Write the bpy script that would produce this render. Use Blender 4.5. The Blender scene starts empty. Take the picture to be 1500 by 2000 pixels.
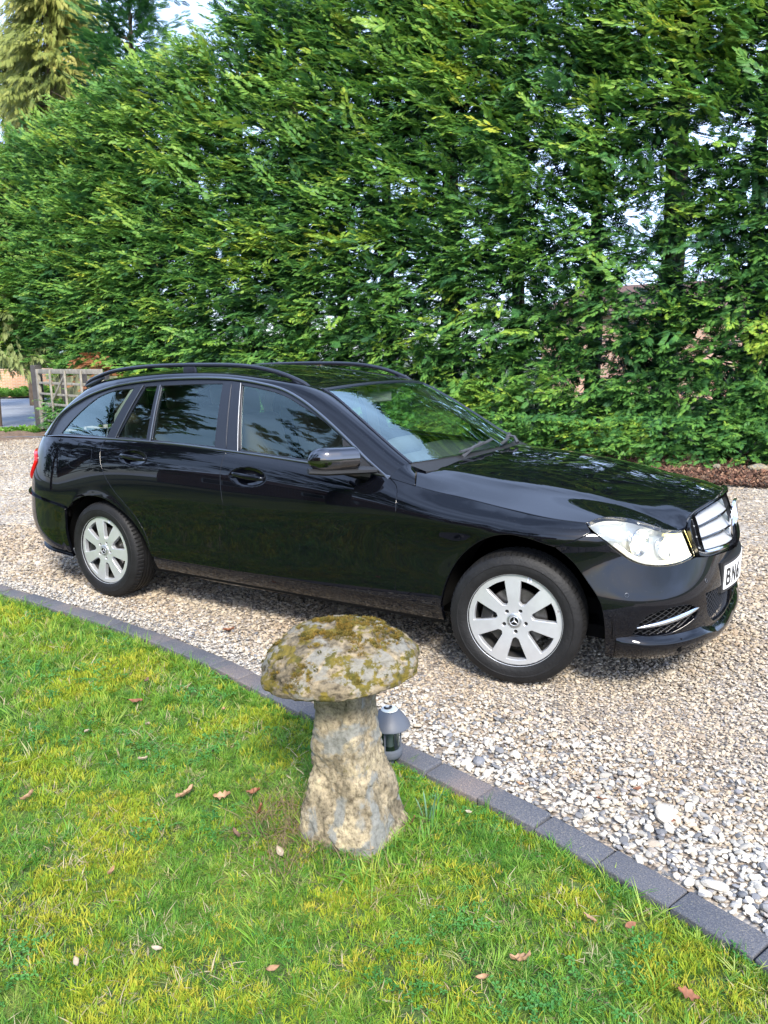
import bpy, bmesh, math, random
import numpy as np
from mathutils import Vector, Matrix, noise
from mathutils.geometry import delaunay_2d_cdt
random.seed(7); RNG = np.random.default_rng(7)
SC = bpy.context.scene; COL = SC.collection
R = math.radians
# ------------------------------------------------------------------ camera
cam = bpy.data.cameras.new('camera'); cam_o = bpy.data.objects.new('camera', cam); COL.objects.link(cam_o)
cam.sensor_fit = 'VERTICAL'; cam.sensor_height = 24.0; cam.lens = 1491.4/2000*24.0
cam.clip_start = .05; cam.clip_end = 3000
_r = ((0.856646, 0.515760, -0.012191), (-0.089876, 0.172464, 0.980907), (-0.508015, 0.839195, -0.194095))
_m = Matrix.Identity(4)
for i in range(3):
    _m[i][0] = _r[0][i]; _m[i][1] = _r[1][i]; _m[i][2] = -_r[2][i]
_m[0][3], _m[1][3], _m[2][3] = 1.22557, -3.99480, 1.47610
cam_o.matrix_world = _m; SC.camera = cam_o
# ------------------------------------------------------------------ light
SUN_EL, SUN_AZ = 42.0, 48.0       # azimuth measured from +X towards -Y : behind and right of the photographer
w = bpy.data.worlds.new('World'); SC.world = w; w.use_nodes = True
nt = w.node_tree; bg = nt.nodes['Background']; sky = nt.nodes.new('ShaderNodeTexSky')
sky.sky_type = 'NISHITA'; sky.sun_disc = False; sky.sun_elevation = R(SUN_EL)
_sd = Vector((math.cos(R(SUN_AZ))*math.cos(R(SUN_EL)), -math.sin(R(SUN_AZ))*math.cos(R(SUN_EL)), math.sin(R(SUN_EL))))
sky.sun_rotation = math.atan2(_sd.x, _sd.y)
sky.air_density = 1.0; sky.dust_density = 1.6; sky.ozone_density = 1.2
# thin bright cloud veil over the blue sky
_tc = nt.nodes.new('ShaderNodeTexCoord'); _mp = nt.nodes.new('ShaderNodeMapping'); _mp.inputs['Scale'].default_value = (1, 1, 2.6)
_n = nt.nodes.new('ShaderNodeTexNoise'); _n.inputs['Scale'].default_value = 1.7; _n.inputs['Detail'].default_value = 7; _n.inputs['Roughness'].default_value = .55
_c = nt.nodes.new('ShaderNodeValToRGB'); _c.color_ramp.elements[0].position = .38; _c.color_ramp.elements[0].color = (.16, .16, .16, 1); _c.color_ramp.elements[1].position = .66; _c.color_ramp.elements[1].color = (.9, .9, .9, 1)
_x = nt.nodes.new('ShaderNodeMix'); _x.data_type = 'RGBA'; _x.inputs[7].default_value = (5.7, 7.5, 11.6, 1)
nt.links.new(_tc.outputs['Generated'], _mp.inputs[0]); nt.links.new(_mp.outputs[0], _n.inputs['Vector']); nt.links.new(_n.outputs[0], _c.inputs[0])
nt.links.new(_c.outputs[0], _x.inputs[0]); nt.links.new(sky.outputs[0], _x.inputs[6]); nt.links.new(_x.outputs[2], bg.inputs[0]); bg.inputs[1].default_value = 0.15
sl = bpy.data.lights.new('sun', 'SUN'); sl.energy = 3.6; sl.angle = R(14); sl.color = (1, .93, .82)
so = bpy.data.objects.new('sun', sl); COL.objects.link(so); so.rotation_euler = _sd.to_track_quat('Z', 'Y').to_euler()
SC.view_settings.view_transform = 'Standard'; SC.view_settings.look = 'None'
SC.view_settings.exposure = 1.08; SC.view_settings.gamma = 1.0
SC.cycles.max_bounces = 10; SC.cycles.transparent_max_bounces = 24
# ------------------------------------------------------------------ materials
def newmat(name):
    m = bpy.data.materials.new(name); m.use_nodes = True
    return m, m.node_tree, m.node_tree.nodes['Principled BSDF']
def mat(name, col, rough=.5, metal=0, coat=0, coat_rough=.02, spec=.5, bump=0, bscale=60, var=0, vscale=8, emis=None, estr=0):
    m, t, p = newmat(name); N = t.nodes
    p.inputs['Base Color'].default_value = (*col, 1); p.inputs['Roughness'].default_value = rough
    p.inputs['Metallic'].default_value = metal; p.inputs['Coat Weight'].default_value = coat
    p.inputs['Coat Roughness'].default_value = coat_rough; p.inputs['Specular IOR Level'].default_value = spec
    if emis: p.inputs['Emission Color'].default_value = (*emis, 1); p.inputs['Emission Strength'].default_value = estr
    if bump or var:
        tc = N.new('ShaderNodeTexCoord')
        if var:
            n = N.new('ShaderNodeTexNoise'); n.inputs['Scale'].default_value = vscale; n.inputs['Detail'].default_value = 6
            r = N.new('ShaderNodeMapRange'); r.inputs[3].default_value = 1-var; r.inputs[4].default_value = 1+var
            r.inputs[1].default_value = .3; r.inputs[2].default_value = .7
            mx = N.new('ShaderNodeVectorMath'); mx.operation = 'SCALE'; mx.inputs[0].default_value = col
            t.links.new(tc.outputs['Object'], n.inputs['Vector']); t.links.new(n.outputs[0], r.inputs[0])
            t.links.new(r.outputs[0], mx.inputs['Scale']); t.links.new(mx.outputs[0], p.inputs['Base Color'])
        if bump:
            n = N.new('ShaderNodeTexNoise'); n.inputs['Scale'].default_value = bscale; n.inputs['Detail'].default_value = 5
            b = N.new('ShaderNodeBump'); b.inputs['Strength'].default_value = bump; b.inputs['Distance'].default_value = .01
            t.links.new(tc.outputs['Object'], n.inputs['Vector']); t.links.new(n.outputs[0], b.inputs['Height'])
            t.links.new(b.outputs[0], p.inputs['Normal'])
    return m
def glassmat(name, tint, extra=0.0, rough=0.0):
    m, t, p = newmat(name); N = t.nodes; N.remove(p)
    tr = N.new('ShaderNodeBsdfTransparent'); tr.inputs[0].default_value = (*tint, 1)
    gl = N.new('ShaderNodeBsdfGlossy'); gl.inputs['Roughness'].default_value = rough; gl.inputs[0].default_value = (.80, 1, .97, 1) if 'lens' not in name else (1, 1, 1, 1)
    fr = N.new('ShaderNodeFresnel'); fr.inputs[0].default_value = 1.52
    ad = N.new('ShaderNodeMath'); ad.operation = 'MULTIPLY_ADD'; ad.inputs[1].default_value = 1.6; ad.inputs[2].default_value = extra; ad.use_clamp = True
    mx = N.new('ShaderNodeMixShader'); t.links.new(fr.outputs[0], ad.inputs[0]); t.links.new(ad.outputs[0], mx.inputs[0])
    t.links.new(tr.outputs[0], mx.inputs[1]); t.links.new(gl.outputs[0], mx.inputs[2])
    t.links.new(mx.outputs[0], N['Material Output'].inputs[0]); return m
def foliage(name, ramp, rough=.55, trans=.25):
    """colour from per-face attribute 'tint' through a ramp"""
    m, t, p = newmat(name); N = t.nodes
    a = N.new('ShaderNodeAttribute'); a.attribute_name = 'tint'
    cr = N.new('ShaderNodeValToRGB')
    while len(cr.color_ramp.elements) < len(ramp): cr.color_ramp.elements.new(.5)
    for e, (pos, c) in zip(cr.color_ramp.elements, ramp): e.position = pos; e.color = (*c, 1)
    t.links.new(a.outputs['Fac'], cr.inputs[0]); t.links.new(cr.outputs[0], p.inputs['Base Color'])
    p.inputs['Roughness'].default_value = rough; p.inputs['Specular IOR Level'].default_value = .35
    if trans:
        tl = N.new('ShaderNodeBsdfTranslucent'); mx = N.new('ShaderNodeMixShader'); mx.inputs[0].default_value = trans
        t.links.new(cr.outputs[0], tl.inputs[0]); t.links.new(p.outputs[0], mx.inputs[1]); t.links.new(tl.outputs[0], mx.inputs[2])
        t.links.new(mx.outputs[0], N['Material Output'].inputs[0])
    return m
M = {}
M['paint'] = mat('black_paint', (.0022, .0025, .004), .5, .0, 1.0, .006, .0); M['paint'].node_tree.nodes['Principled BSDF'].inputs['Coat IOR'].default_value = 1.48
def dusty(m):
    t = m.node_tree; N = t.nodes; p = N['Principled BSDF']; tc = N.new('ShaderNodeTexCoord'); n = N.new('ShaderNodeTexNoise'); n.inputs['Scale'].default_value = 3.5; n.inputs['Detail'].default_value = 8; n.inputs['Roughness'].default_value = .7
    t.links.new(tc.outputs['Object'], n.inputs['Vector']); r = N.new('ShaderNodeMapRange'); r.inputs[1].default_value = .35; r.inputs[2].default_value = .75; r.inputs[3].default_value = .004; r.inputs[4].default_value = .035
    t.links.new(n.outputs[0], r.inputs[0]); t.links.new(r.outputs[0], p.inputs['Coat Roughness'])
    v = N.new('ShaderNodeTexVoronoi'); v.inputs['Scale'].default_value = 55; t.links.new(tc.outputs['Object'], v.inputs['Vector']); c = N.new('ShaderNodeValToRGB'); c.color_ramp.elements[0].position = .0; c.color_ramp.elements[0].color = (.10, .10, .10, 1); c.color_ramp.elements[1].position = .07; c.color_ramp.elements[1].color = (.0022, .0025, .004, 1)
    t.links.new(v.outputs['Distance'], c.inputs[0]); t.links.new(c.outputs[0], p.inputs['Base Color'])
dusty(M['paint'])
M['mirror_cap'] = mat('mirror_cap', (.13, .13, .135), .04, 1.0)
M['gloss_black'] = mat('gloss_black', (.006, .006, .007), .12)
M['satin'] = mat('satin_black', (.014, .017, .026), .30)
M['plastic'] = mat('black_plastic', (.014, .014, .015), .5, bump=.1, bscale=400)
M['dark'] = mat('dark_void', (.004, .004, .004), .9, spec=.1)
M['trim'] = mat('satin_trim', (.17, .18, .20), .38, .9)
M['chrome'] = mat('chrome', (.72, .73, .75), .08, 1.0)
M['silver'] = mat('silver_paint', (.50, .52, .53), .3, .75, .4, .1)
M['grille'] = mat('grille_silver', (.50, .52, .54), .35, .25, .5, .08)
M['alloy'] = mat('alloy', (.60, .615, .63), .32, .6, .3, .15, var=.04, vscale=30)
M['alloy_in'] = mat('alloy_inner', (.09, .09, .09), .5, .7)
M['disc'] = mat('brake_disc', (.10, .095, .09), .4, .8, var=.2, vscale=40)
M['hardware'] = mat('bolt_dark', (.04, .04, .042), .4, .7)
M['glass'] = glassmat('window_glass', (.80, .93, .87), .02)
M['wsglass'] = glassmat('windscreen_glass', (.82, .96, .90), .05)
M['lens'] = glassmat('lens_glass', (.93, .95, .95), .01)
M['redlens'] = mat('red_lens', (.45, .008, .008), .08, coat=1, emis=(1, .02, .01), estr=.15)
M['white'] = mat('plate_white', (.78, .78, .76), .35)
M['black'] = mat('plate_black', (.01, .01, .01), .5)
M['lamp_on'] = mat('lamp_lit', (.9, .9, .9), .4, emis=(1, .85, .58), estr=5)
M['lamp_yel'] = mat('lamp_lit_yellow', (.9, .8, .3), .4, emis=(1, .80, .30), estr=2.2)
M['bowl'] = mat('reflector_bowl', (.62, .63, .64), .15, .95)
M['bowl2'] = mat('lamp_housing', (.40, .42, .43), .3, .5)
M['leather'] = mat('seat_leather', (.17, .135, .10), .5, bump=.15, bscale=120)
M['beige'] = mat('beige_trim', (.42, .39, .33), .8)
M['dash'] = mat('dash', (.07, .072, .075), .65, bump=.2, bscale=300)
M['mirror'] = mat('mirror_back', (.5, .5, .47), .3, .2)
M['tyre'] = mat('tyre_rubber', (.008, .008, .0085), .6, spec=.3, bump=.25, bscale=90, var=.3, vscale=18)
M['trim_grey'] = mat('trim_grey', (.05, .052, .058), .45)
M['wood'] = mat('wood_inlay', (.12, .05, .02), .25, coat=1)
# ------------------------------------------------------------------ object helpers
def link(name, me, m=None, parent=None):
    o = bpy.data.objects.new(name, me); COL.objects.link(o)
    if m is not None: me.materials.append(m if not isinstance(m, str) else M[m])
    if parent is not None: o.parent = parent
    return o
def mesh(name, V, F, m, parent=None, N=None, smooth=True, tint=None):
    me = bpy.data.meshes.new(name)
    V = np.asarray(V, dtype=np.float32).reshape(-1, 3)
    if isinstance(F, np.ndarray):
        k = F.shape[1]; me.vertices.add(len(V)); me.vertices.foreach_set('co', V.ravel())
        me.loops.add(F.size); me.loops.foreach_set('vertex_index', F.astype(np.int32).ravel())
        me.polygons.add(len(F)); me.polygons.foreach_set('loop_start', np.arange(0, F.size, k, dtype=np.int32))
        me.polygons.foreach_set('loop_total', np.full(len(F), k, dtype=np.int32)); me.update(calc_edges=True)
    else: me.from_pydata(V.tolist(), [], F)
    if smooth: me.polygons.foreach_set('use_smooth', np.ones(len(me.polygons), dtype=bool))
    if tint is not None:
        a = me.attributes.new('tint', 'FLOAT', 'FACE'); a.data.foreach_set('value', np.asarray(tint, dtype=np.float32))
    me.update()
    if N is not None: me.normals_split_custom_set_from_vertices([tuple(n) for n in N])
    return link(name, me, m, parent)
def tag(o, label=None, cat=None, group=None, kind=None):
    if label: o['label'] = label
    if cat: o['category'] = cat
    if group: o['group'] = group
    if kind: o['kind'] = kind
    return o
def empty(name, loc=(0, 0, 0), rz=0):
    o = bpy.data.objects.new(name, None); COL.objects.link(o); o.location = loc; o.rotation_euler = (0, 0, rz); o.empty_display_size = .1
    return o
class B:
    """collects shapes into one mesh"""
    def __init__(s): s.V = []; s.F = []
    def add(s, V, F):
        k = len(s.V); s.V += [tuple(v) for v in V]; s.F += [tuple(i+k for i in f) for f in F]; return s
    def box(s, c, d, rot=None, bev=0):
        x, y, z = [q/2 for q in d]; b = min(bev, x*.9, y*.9, z*.9)
        if b <= 0:
            V = [Vector((sx*x, sy*y, sz*z)) for sx in (-1, 1) for sy in (-1, 1) for sz in (-1, 1)]
            F = [(0, 1, 3, 2), (4, 6, 7, 5), (0, 4, 5, 1), (2, 3, 7, 6), (0, 2, 6, 4), (1, 5, 7, 3)]
        else:
            bm = bmesh.new(); bmesh.ops.create_cube(bm, size=1); bmesh.ops.scale(bm, vec=(2*x, 2*y, 2*z), verts=bm.verts)
            bmesh.ops.bevel(bm, geom=bm.edges[:], offset=b, segments=3, profile=.5, affect='EDGES')
            V = [v.co.copy() for v in bm.verts]; bm.verts.index_update(); F = [[v.index for v in f.verts] for f in bm.faces]; bm.free()
        if rot is not None: V = [rot @ v for v in V]
        return s.add([v+Vector(c) for v in V], F)
    def tube(s, pts, r, n=8, cap=True, sx=1.0, up=None):
        pts = [Vector(p) for p in pts]; rr = r if isinstance(r, (list, tuple)) else [r]*len(pts); V = []; prev = None
        for i, p in enumerate(pts):
            t = (pts[min(i+1, len(pts)-1)]-pts[max(i-1, 0)]).normalized()
            a = Vector(up) if up else (prev if prev else (Vector((0, 0, 1)) if abs(t.z) < .9 else Vector((1, 0, 0))))
            a = (a-t*a.dot(t)).normalized(); prev = a; b = t.cross(a)
            for k in range(n):
                th = 2*math.pi*k/n; V.append(p+a*math.cos(th)*rr[i]+b*math.sin(th)*rr[i]*sx)
        F = [(i*n+k, i*n+(k+1) % n, (i+1)*n+(k+1) % n, (i+1)*n+k) for i in range(len(pts)-1) for k in range(n)]
        if cap: F += [tuple(range(n-1, -1, -1)), tuple((len(pts)-1)*n+k for k in range(n))]
        return s.add(V, F)
    def lathe(s, prof, n=48, axis='z', c=(0, 0, 0), close=False):
        """prof: (radius, height)"""
        V = []
        for r, h in prof:
            for k in range(n):
                th = 2*math.pi*k/n; a, b = r*math.cos(th), r*math.sin(th)
                V.append({'z': (a, b, h), 'y': (a, h, b), 'x': (h, a, b)}[axis])
        m = len(prof); F = [(i*n+k, i*n+(k+1) % n, (i+1) % m*n+(k+1) % n, (i+1) % m*n+k) for i in range(m if close else m-1) for k in range(n)]
        return s.add([Vector(v)+Vector(c) for v in V], F)
    def obj(s, name, m, parent=None, smooth=True, angle=35):
        o = mesh(name, s.V, s.F, m, parent, smooth=False)
        bm = bmesh.new(); bm.from_mesh(o.data); bmesh.ops.recalc_face_normals(bm, faces=bm.faces); bm.to_mesh(o.data); bm.free()
        if smooth:
            o.data.polygons.foreach_set('use_smooth', np.ones(len(o.data.polygons), dtype=bool))
            o.data.set_sharp_from_angle(angle=R(angle))
        return o
# ================================================================== CAR SURFACES (metres; x forward, y away from the camera, z up)
def nspl(xs, ys):
    xs = np.array(xs, float); ys = np.array(ys, float); n = len(xs); h = np.diff(xs)
    A = np.zeros((n, n)); b = np.zeros(n); A[0, 0] = A[-1, -1] = 1
    for i in range(1, n-1):
        A[i, i-1] = h[i-1]; A[i, i] = 2*(h[i-1]+h[i]); A[i, i+1] = h[i]
        b[i] = 6*((ys[i+1]-ys[i])/h[i]-(ys[i]-ys[i-1])/h[i-1])
    Ml = np.linalg.solve(A, b).tolist(); xl = xs.tolist(); yl = ys.tolist()
    import bisect
    def f(x):
        if x <= xl[0]:
            return yl[0]+((yl[1]-yl[0])/(xl[1]-xl[0])-(xl[1]-xl[0])*(2*Ml[0]+Ml[1])/6)*(x-xl[0])
        if x >= xl[-1]:
            hh = xl[-1]-xl[-2]; return yl[-1]+((yl[-1]-yl[-2])/hh+hh*(2*Ml[-1]+Ml[-2])/6)*(x-xl[-1])
        i = bisect.bisect_right(xl, x)-1; hh = xl[i+1]-xl[i]; a = (xl[i+1]-x)/hh; c = (x-xl[i])/hh
        return a*yl[i]+c*yl[i+1]+((a**3-a)*Ml[i]+(c**3-c)*Ml[i+1])*hh*hh/6
    return f
ST = [(-3.35, .885, .838, 1.008, .788), (-2.7, .89, .866, 1.016, .812), (-1.7, .885, .868, .992, .818), (-1.1, .868, .868, .950, .822),
      (-.65, .845, .868, .908, .812), (-.35, .805, .872, .853, .800), (0.0, .772, .872, .815, .795), (.35, .74, .868, .777, .80)]
_X = [s[0] for s in ST]
zS = nspl(_X, [s[1] for s in ST]); wS = nspl(_X, [s[2] for s in ST]); zB = nspl(_X, [s[3] for s in ST]); wB = nspl(_X, [s[4] for s in ST])
_wc = {}
HANDLE = [(-1.530, .868, .118, .046), (-2.435, .922, .112, .040)]
def W(X, z, dent=True):
    k = round(X, 5)
    if k not in _wc:
        if len(_wc) > 8000: _wc.clear()
        zs, ws, zb, wb = zS(X), wS(X), zB(X), wB(X)
        t = max(0, min(1, (X+.6)/.5)); t = t*t*(3-2*t)
        _wc[k] = nspl([.18, .31, .47, .66, zs, zb, zb+.07], [.825, .868, .880, .886, ws, wb+.007, wb-.048-.045*t])
    w_ = _wc[k](z); q = (z-zS(X)+.006)/.005
    if X < 0: w_ -= min(1, -X/.5)*.060*.005*(q if q > 12 else math.log1p(math.exp(q)))
    if z < .8:
        for cx, cz, r in ((.045, .315, .398), (-2.76, .285, .375)):
            d = math.hypot(X-cx, z-cz)-r; w_ += .006*math.exp(-(max(d, 0)/.03)**2)
    if dent:
        for hx, hz, a, b in HANDLE:
            q = ((X-hx)/a)**2+((z-hz)/b)**2
            if q < 1.3: q = min(q, 1.3)/1.3; w_ -= .020*(1-q*q)**2
    return w_
NN = 3.3; XC = .05; XT = -3.15
Xn = nspl([.15, .24, .34, .45, .56, .64, .72, .80, .88], [.755, .80, .812, .808, .80, .79, .768, .738, .70])
Xr = nspl([.12, .22, .34, .46, .58, .72, .86, 1.0, 1.1], [-3.40, -3.60, -3.80, -3.87, -3.84, -3.80, -3.76, -3.70, -3.66])
def NF(z):
    t = max(0, min(1, (z-.42)/.30)); return 2.8-.65*t*t*(3-2*t)
def L(u, z):
    if XT <= u <= XC: return Vector((u, -W(u, z), z))
    rear = u < XT
    a, w_, n = (XT-Xr(z), W(XT, z), 2.7) if rear else (Xn(z)-XC, W(XC, z), NF(z))
    ph = ((XT-u) if rear else (u-XC))/.9*math.pi/2; c, s = math.cos(ph), math.sin(ph)
    ca, sa = abs(c), abs(s); r = ((ca/w_)**n+(sa/a)**n)**(-1/n)
    return Vector(((XT-r*s) if rear else XC+r*s, -r*c, z))
def G(X, z):
    Xc_ = min(X, -.66); d = z-zB(Xc_)
    return Vector((X, -(wB(Xc_)-.010-.30*d-.20*d*d-(max(0, -2.75-X)*.10)), z))
# key curves: outer edge of the side windows (on G) and roof / windscreen / tailgate edge
AK = [(-.672, .910), (-.796, .99), (-.954, 1.099), (-1.123, 1.204), (-1.274, 1.283), (-1.415, 1.335), (-1.588, 1.367), (-1.792, 1.389), (-2.095, 1.394),
      (-2.485, 1.376), (-2.825, 1.331), (-3.088, 1.259), (-3.337, 1.139), (-3.455, .997)]
BK = [(-.62, -.70, .975), (-.735, -.675, 1.042), (-.89, -.645, 1.14), (-1.06, -.605, 1.243), (-1.22, -.572, 1.324), (-1.38, -.592, 1.362), (-1.57, -.602, 1.390), (-1.83, -.605, 1.414),
      (-2.13, -.605, 1.423), (-2.5, -.60, 1.415), (-2.85, -.59, 1.388), (-3.1, -.57, 1.34), (-3.38, -.57, 1.19), (-3.60, -.60, 1.0)]
_i = list(range(len(AK)))
aX, aZ = nspl(_i, [a[0] for a in AK]), nspl(_i, [a[1] for a in AK])
bX, bY, bZ = [nspl(_i, [b[k] for b in BK]) for k in range(3)]
def Acur(t): return G(aX(t), aZ(t))
def Bcur(t): return Vector((bX(t), bY(t), bZ(t)))
def P_(t, s):
    a, b = Acur(t), Bcur(t); d = b-a; ln = d.length
    tx = Vector((aX(t+.02)-aX(t-.02), 0, aZ(t+.02)-aZ(t-.02))).normalized()
    out = Vector((tx.z, 0, -tx.x)); 
    if out.dot(d) < 0: out = -out
    n = tx.cross(d).normalized()
    if n.y > 0: n = -n
    c = (a+b)*.5+n*ln*.22
    return a*(1-s)**2+c*2*s*(1-s)+b*s*s
def Roof(t, f):      # f: -1 near edge .. 1 far edge
    b = Bcur(t); k = 1-abs(f)**2.2
    fr = max(0, min(1, (6.5-t)/2.3)); 
    return Vector((b.x+.065*fr*k, -b.y*f, b.z+(.026+.014*min(1, (t-4)/3))*k))
def WS(t, f):
    b = Bcur(t); k = 1-abs(f)**2.1; q = t/4
    return Vector((b.x+(.17*(1-q)+.065*q)*k, -b.y*f, b.z+(.012*(1-q)+.026*q)*k))
def TG(t, f):
    b = Bcur(t); k = 1-abs(f)**2.4
    return Vector((b.x-.08*k, -b.y*f, b.z+.02*k))
# bonnet: thin-plate spline through measured points
_shut = [(-.523, .884), (-.40, .862), (-.28, .846), (-.061, .816), (.118, .794), (.229, .783)]
_hlt = [(.229, .783), (.276, .801), (.356, .797), (.414, .775), (.468, .747), (.522, .733), (.566, .731)]
_grt = [(.566, .731), (.575, .764), (.622, .791), (.734, .810), (.83, .817), (.95, .820)]
_HP = [tuple(L(*q)) for q in _shut+_hlt[1:]+_grt[1:]]
_HP += [(-.575, -.70, .945), (-.613, -.60, .950), (-.50, -.35, .972), (-.42, 0, .980), (-.38, -.60, .934), (-.085, -.57, .906), (.197, -.56, .870), (.447, -.53, .814), (.577, -.51, .781),
        (-.12, -.38, .946), (-.12, 0, .962), (.16, -.34, .912), (.16, 0, .930), (.40, -.31, .866), (.42, 0, .882)]
_HP = [p for p in _HP if p[1] < 1e-6]
def hstep(x, y):
    yc = .60-.03*max(0, x+.1)/.2 if x < .1 else .57-.13*(x-.1)
    A = .034*min(1.1, max(0, (x+.25)/.90))**1.5
    return A/(1+math.exp(-(yc-abs(y))/.020))+.0035*min(1, max(0, (x+.62)/.2))*math.exp(-((abs(y)-yc)/.035)**2)
_hp = np.array(_HP+[(x, -y, z) for x, y, z in _HP if y < -.01])
def _tps(P, lam=2e-4):
    n = len(P); d = np.hypot(P[:, None, 0]-P[None, :, 0], P[:, None, 1]-P[None, :, 1]); K = d*d*np.log(d+1e-9)
    K -= np.diag(np.ones(n)*0); K += np.diag(lam if np.ndim(lam) else np.full(n, lam)); Q = np.c_[np.ones(n), P[:, :2]]; A = np.block([[K, Q], [Q.T, np.zeros((3, 3))]])
    c = np.linalg.solve(A, np.r_[P[:, 2], 0, 0, 0])
    return lambda x, y: float((c[:n]*(lambda r: r*r*np.log(r+1e-9))(np.hypot(P[:, 0]-x, P[:, 1]-y))).sum()+c[n]+c[n+1]*x+c[n+2]*y)
_hp[:, 2] -= [hstep(x, y) for x, y, z in _hp]
_nb = len(_shut+_hlt[1:]+_grt[1:])-1
_hw = np.array([1e-4 if any(abs(p[0]-q[0])+abs(abs(p[1])-abs(q[1])) < 1e-6 for q in _HP[:_nb]) else 6e-3 for p in _hp])
_hz = _tps(_hp, _hw)
def Hood(x, y):
    z = _hz(x, y)
    return Vector((x, y, z+hstep(x, y)))
# ------------------------------------------------------------------ patches: polygon in parameter space -> curved panel with rounded edges
def crom(pts, h):
    """Catmull-Rom through open list, resampled about every h"""
    P = [np.array(p, float) for p in pts]
    if len(P) == 2: Q = [P[0]+(P[1]-P[0])*k/max(1, math.ceil(np.linalg.norm(P[1]-P[0])/h)) for k in range(max(1, math.ceil(np.linalg.norm(P[1]-P[0])/h))+1)]; return Q
    out = [P[0]]; E = [2*P[0]-P[1]]+P+[2*P[-1]-P[-2]]
    for i in range(1, len(E)-2):
        p0, p1, p2, p3 = E[i-1:i+3]; n = max(1, math.ceil(np.linalg.norm(p2-p1)/h))
        d0, d1, d2 = [max(1e-6, np.linalg.norm(b-a))**.5 for a, b in ((p0, p1), (p1, p2), (p2, p3))]
        m1 = (p1-p0)/d0-(p2-p0)/(d0+d1)+(p2-p1)/d1; m2 = (p2-p1)/d1-(p3-p1)/(d1+d2)+(p3-p2)/d2; m1 *= d1; m2 *= d1
        for k in range(1, n+1):
            t = k/n; out.append((2*t**3-3*t**2+1)*p1+(t**3-2*t**2+t)*m1+(-2*t**3+3*t**2)*p2+(t**3-t**2)*m2)
    return out
def outline(segs, h=.014):
    out = []
    for s in segs:
        c = crom(s, h)
        if out and np.linalg.norm(out[-1]-c[0]) < 1e-4: c = c[1:]
        out += c
    if np.linalg.norm(out[-1]-out[0]) < 1e-4: out.pop()
    return np.array(out)
def area(P): x, y = P[:, 0], P[:, 1]; return .5*float((x*np.roll(y, -1)-np.roll(x, -1)*y).sum())
def inset(P, d):
    if area(P) < 0: P = P[::-1]
    t = np.roll(P, -1, 0)-P; t /= np.maximum(np.linalg.norm(t, axis=1), 1e-9)[:, None]; t0 = np.roll(t, 1, 0)
    n = np.c_[-(t[:, 1]+t0[:, 1]), t[:, 0]+t0[:, 0]]; l = np.maximum(np.linalg.norm(n, axis=1), .5)[:, None]; n /= l
    c = np.clip((n*np.c_[-t[:, 1], t[:, 0]]).sum(1), .5, 1)[:, None]
    return P+n*d/c, -n
def pip(P, x, y):
    a, b = P, np.roll(P, -1, 0); c = 0
    cond = (a[:, 1] > y) != (b[:, 1] > y)
    if not cond.any(): return False
    A, Bq = a[cond], b[cond]; xi = A[:, 0]+(y-A[:, 1])*(Bq[:, 0]-A[:, 0])/(Bq[:, 1]-A[:, 1])
    return int((xi > x).sum()) % 2 == 1
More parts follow.
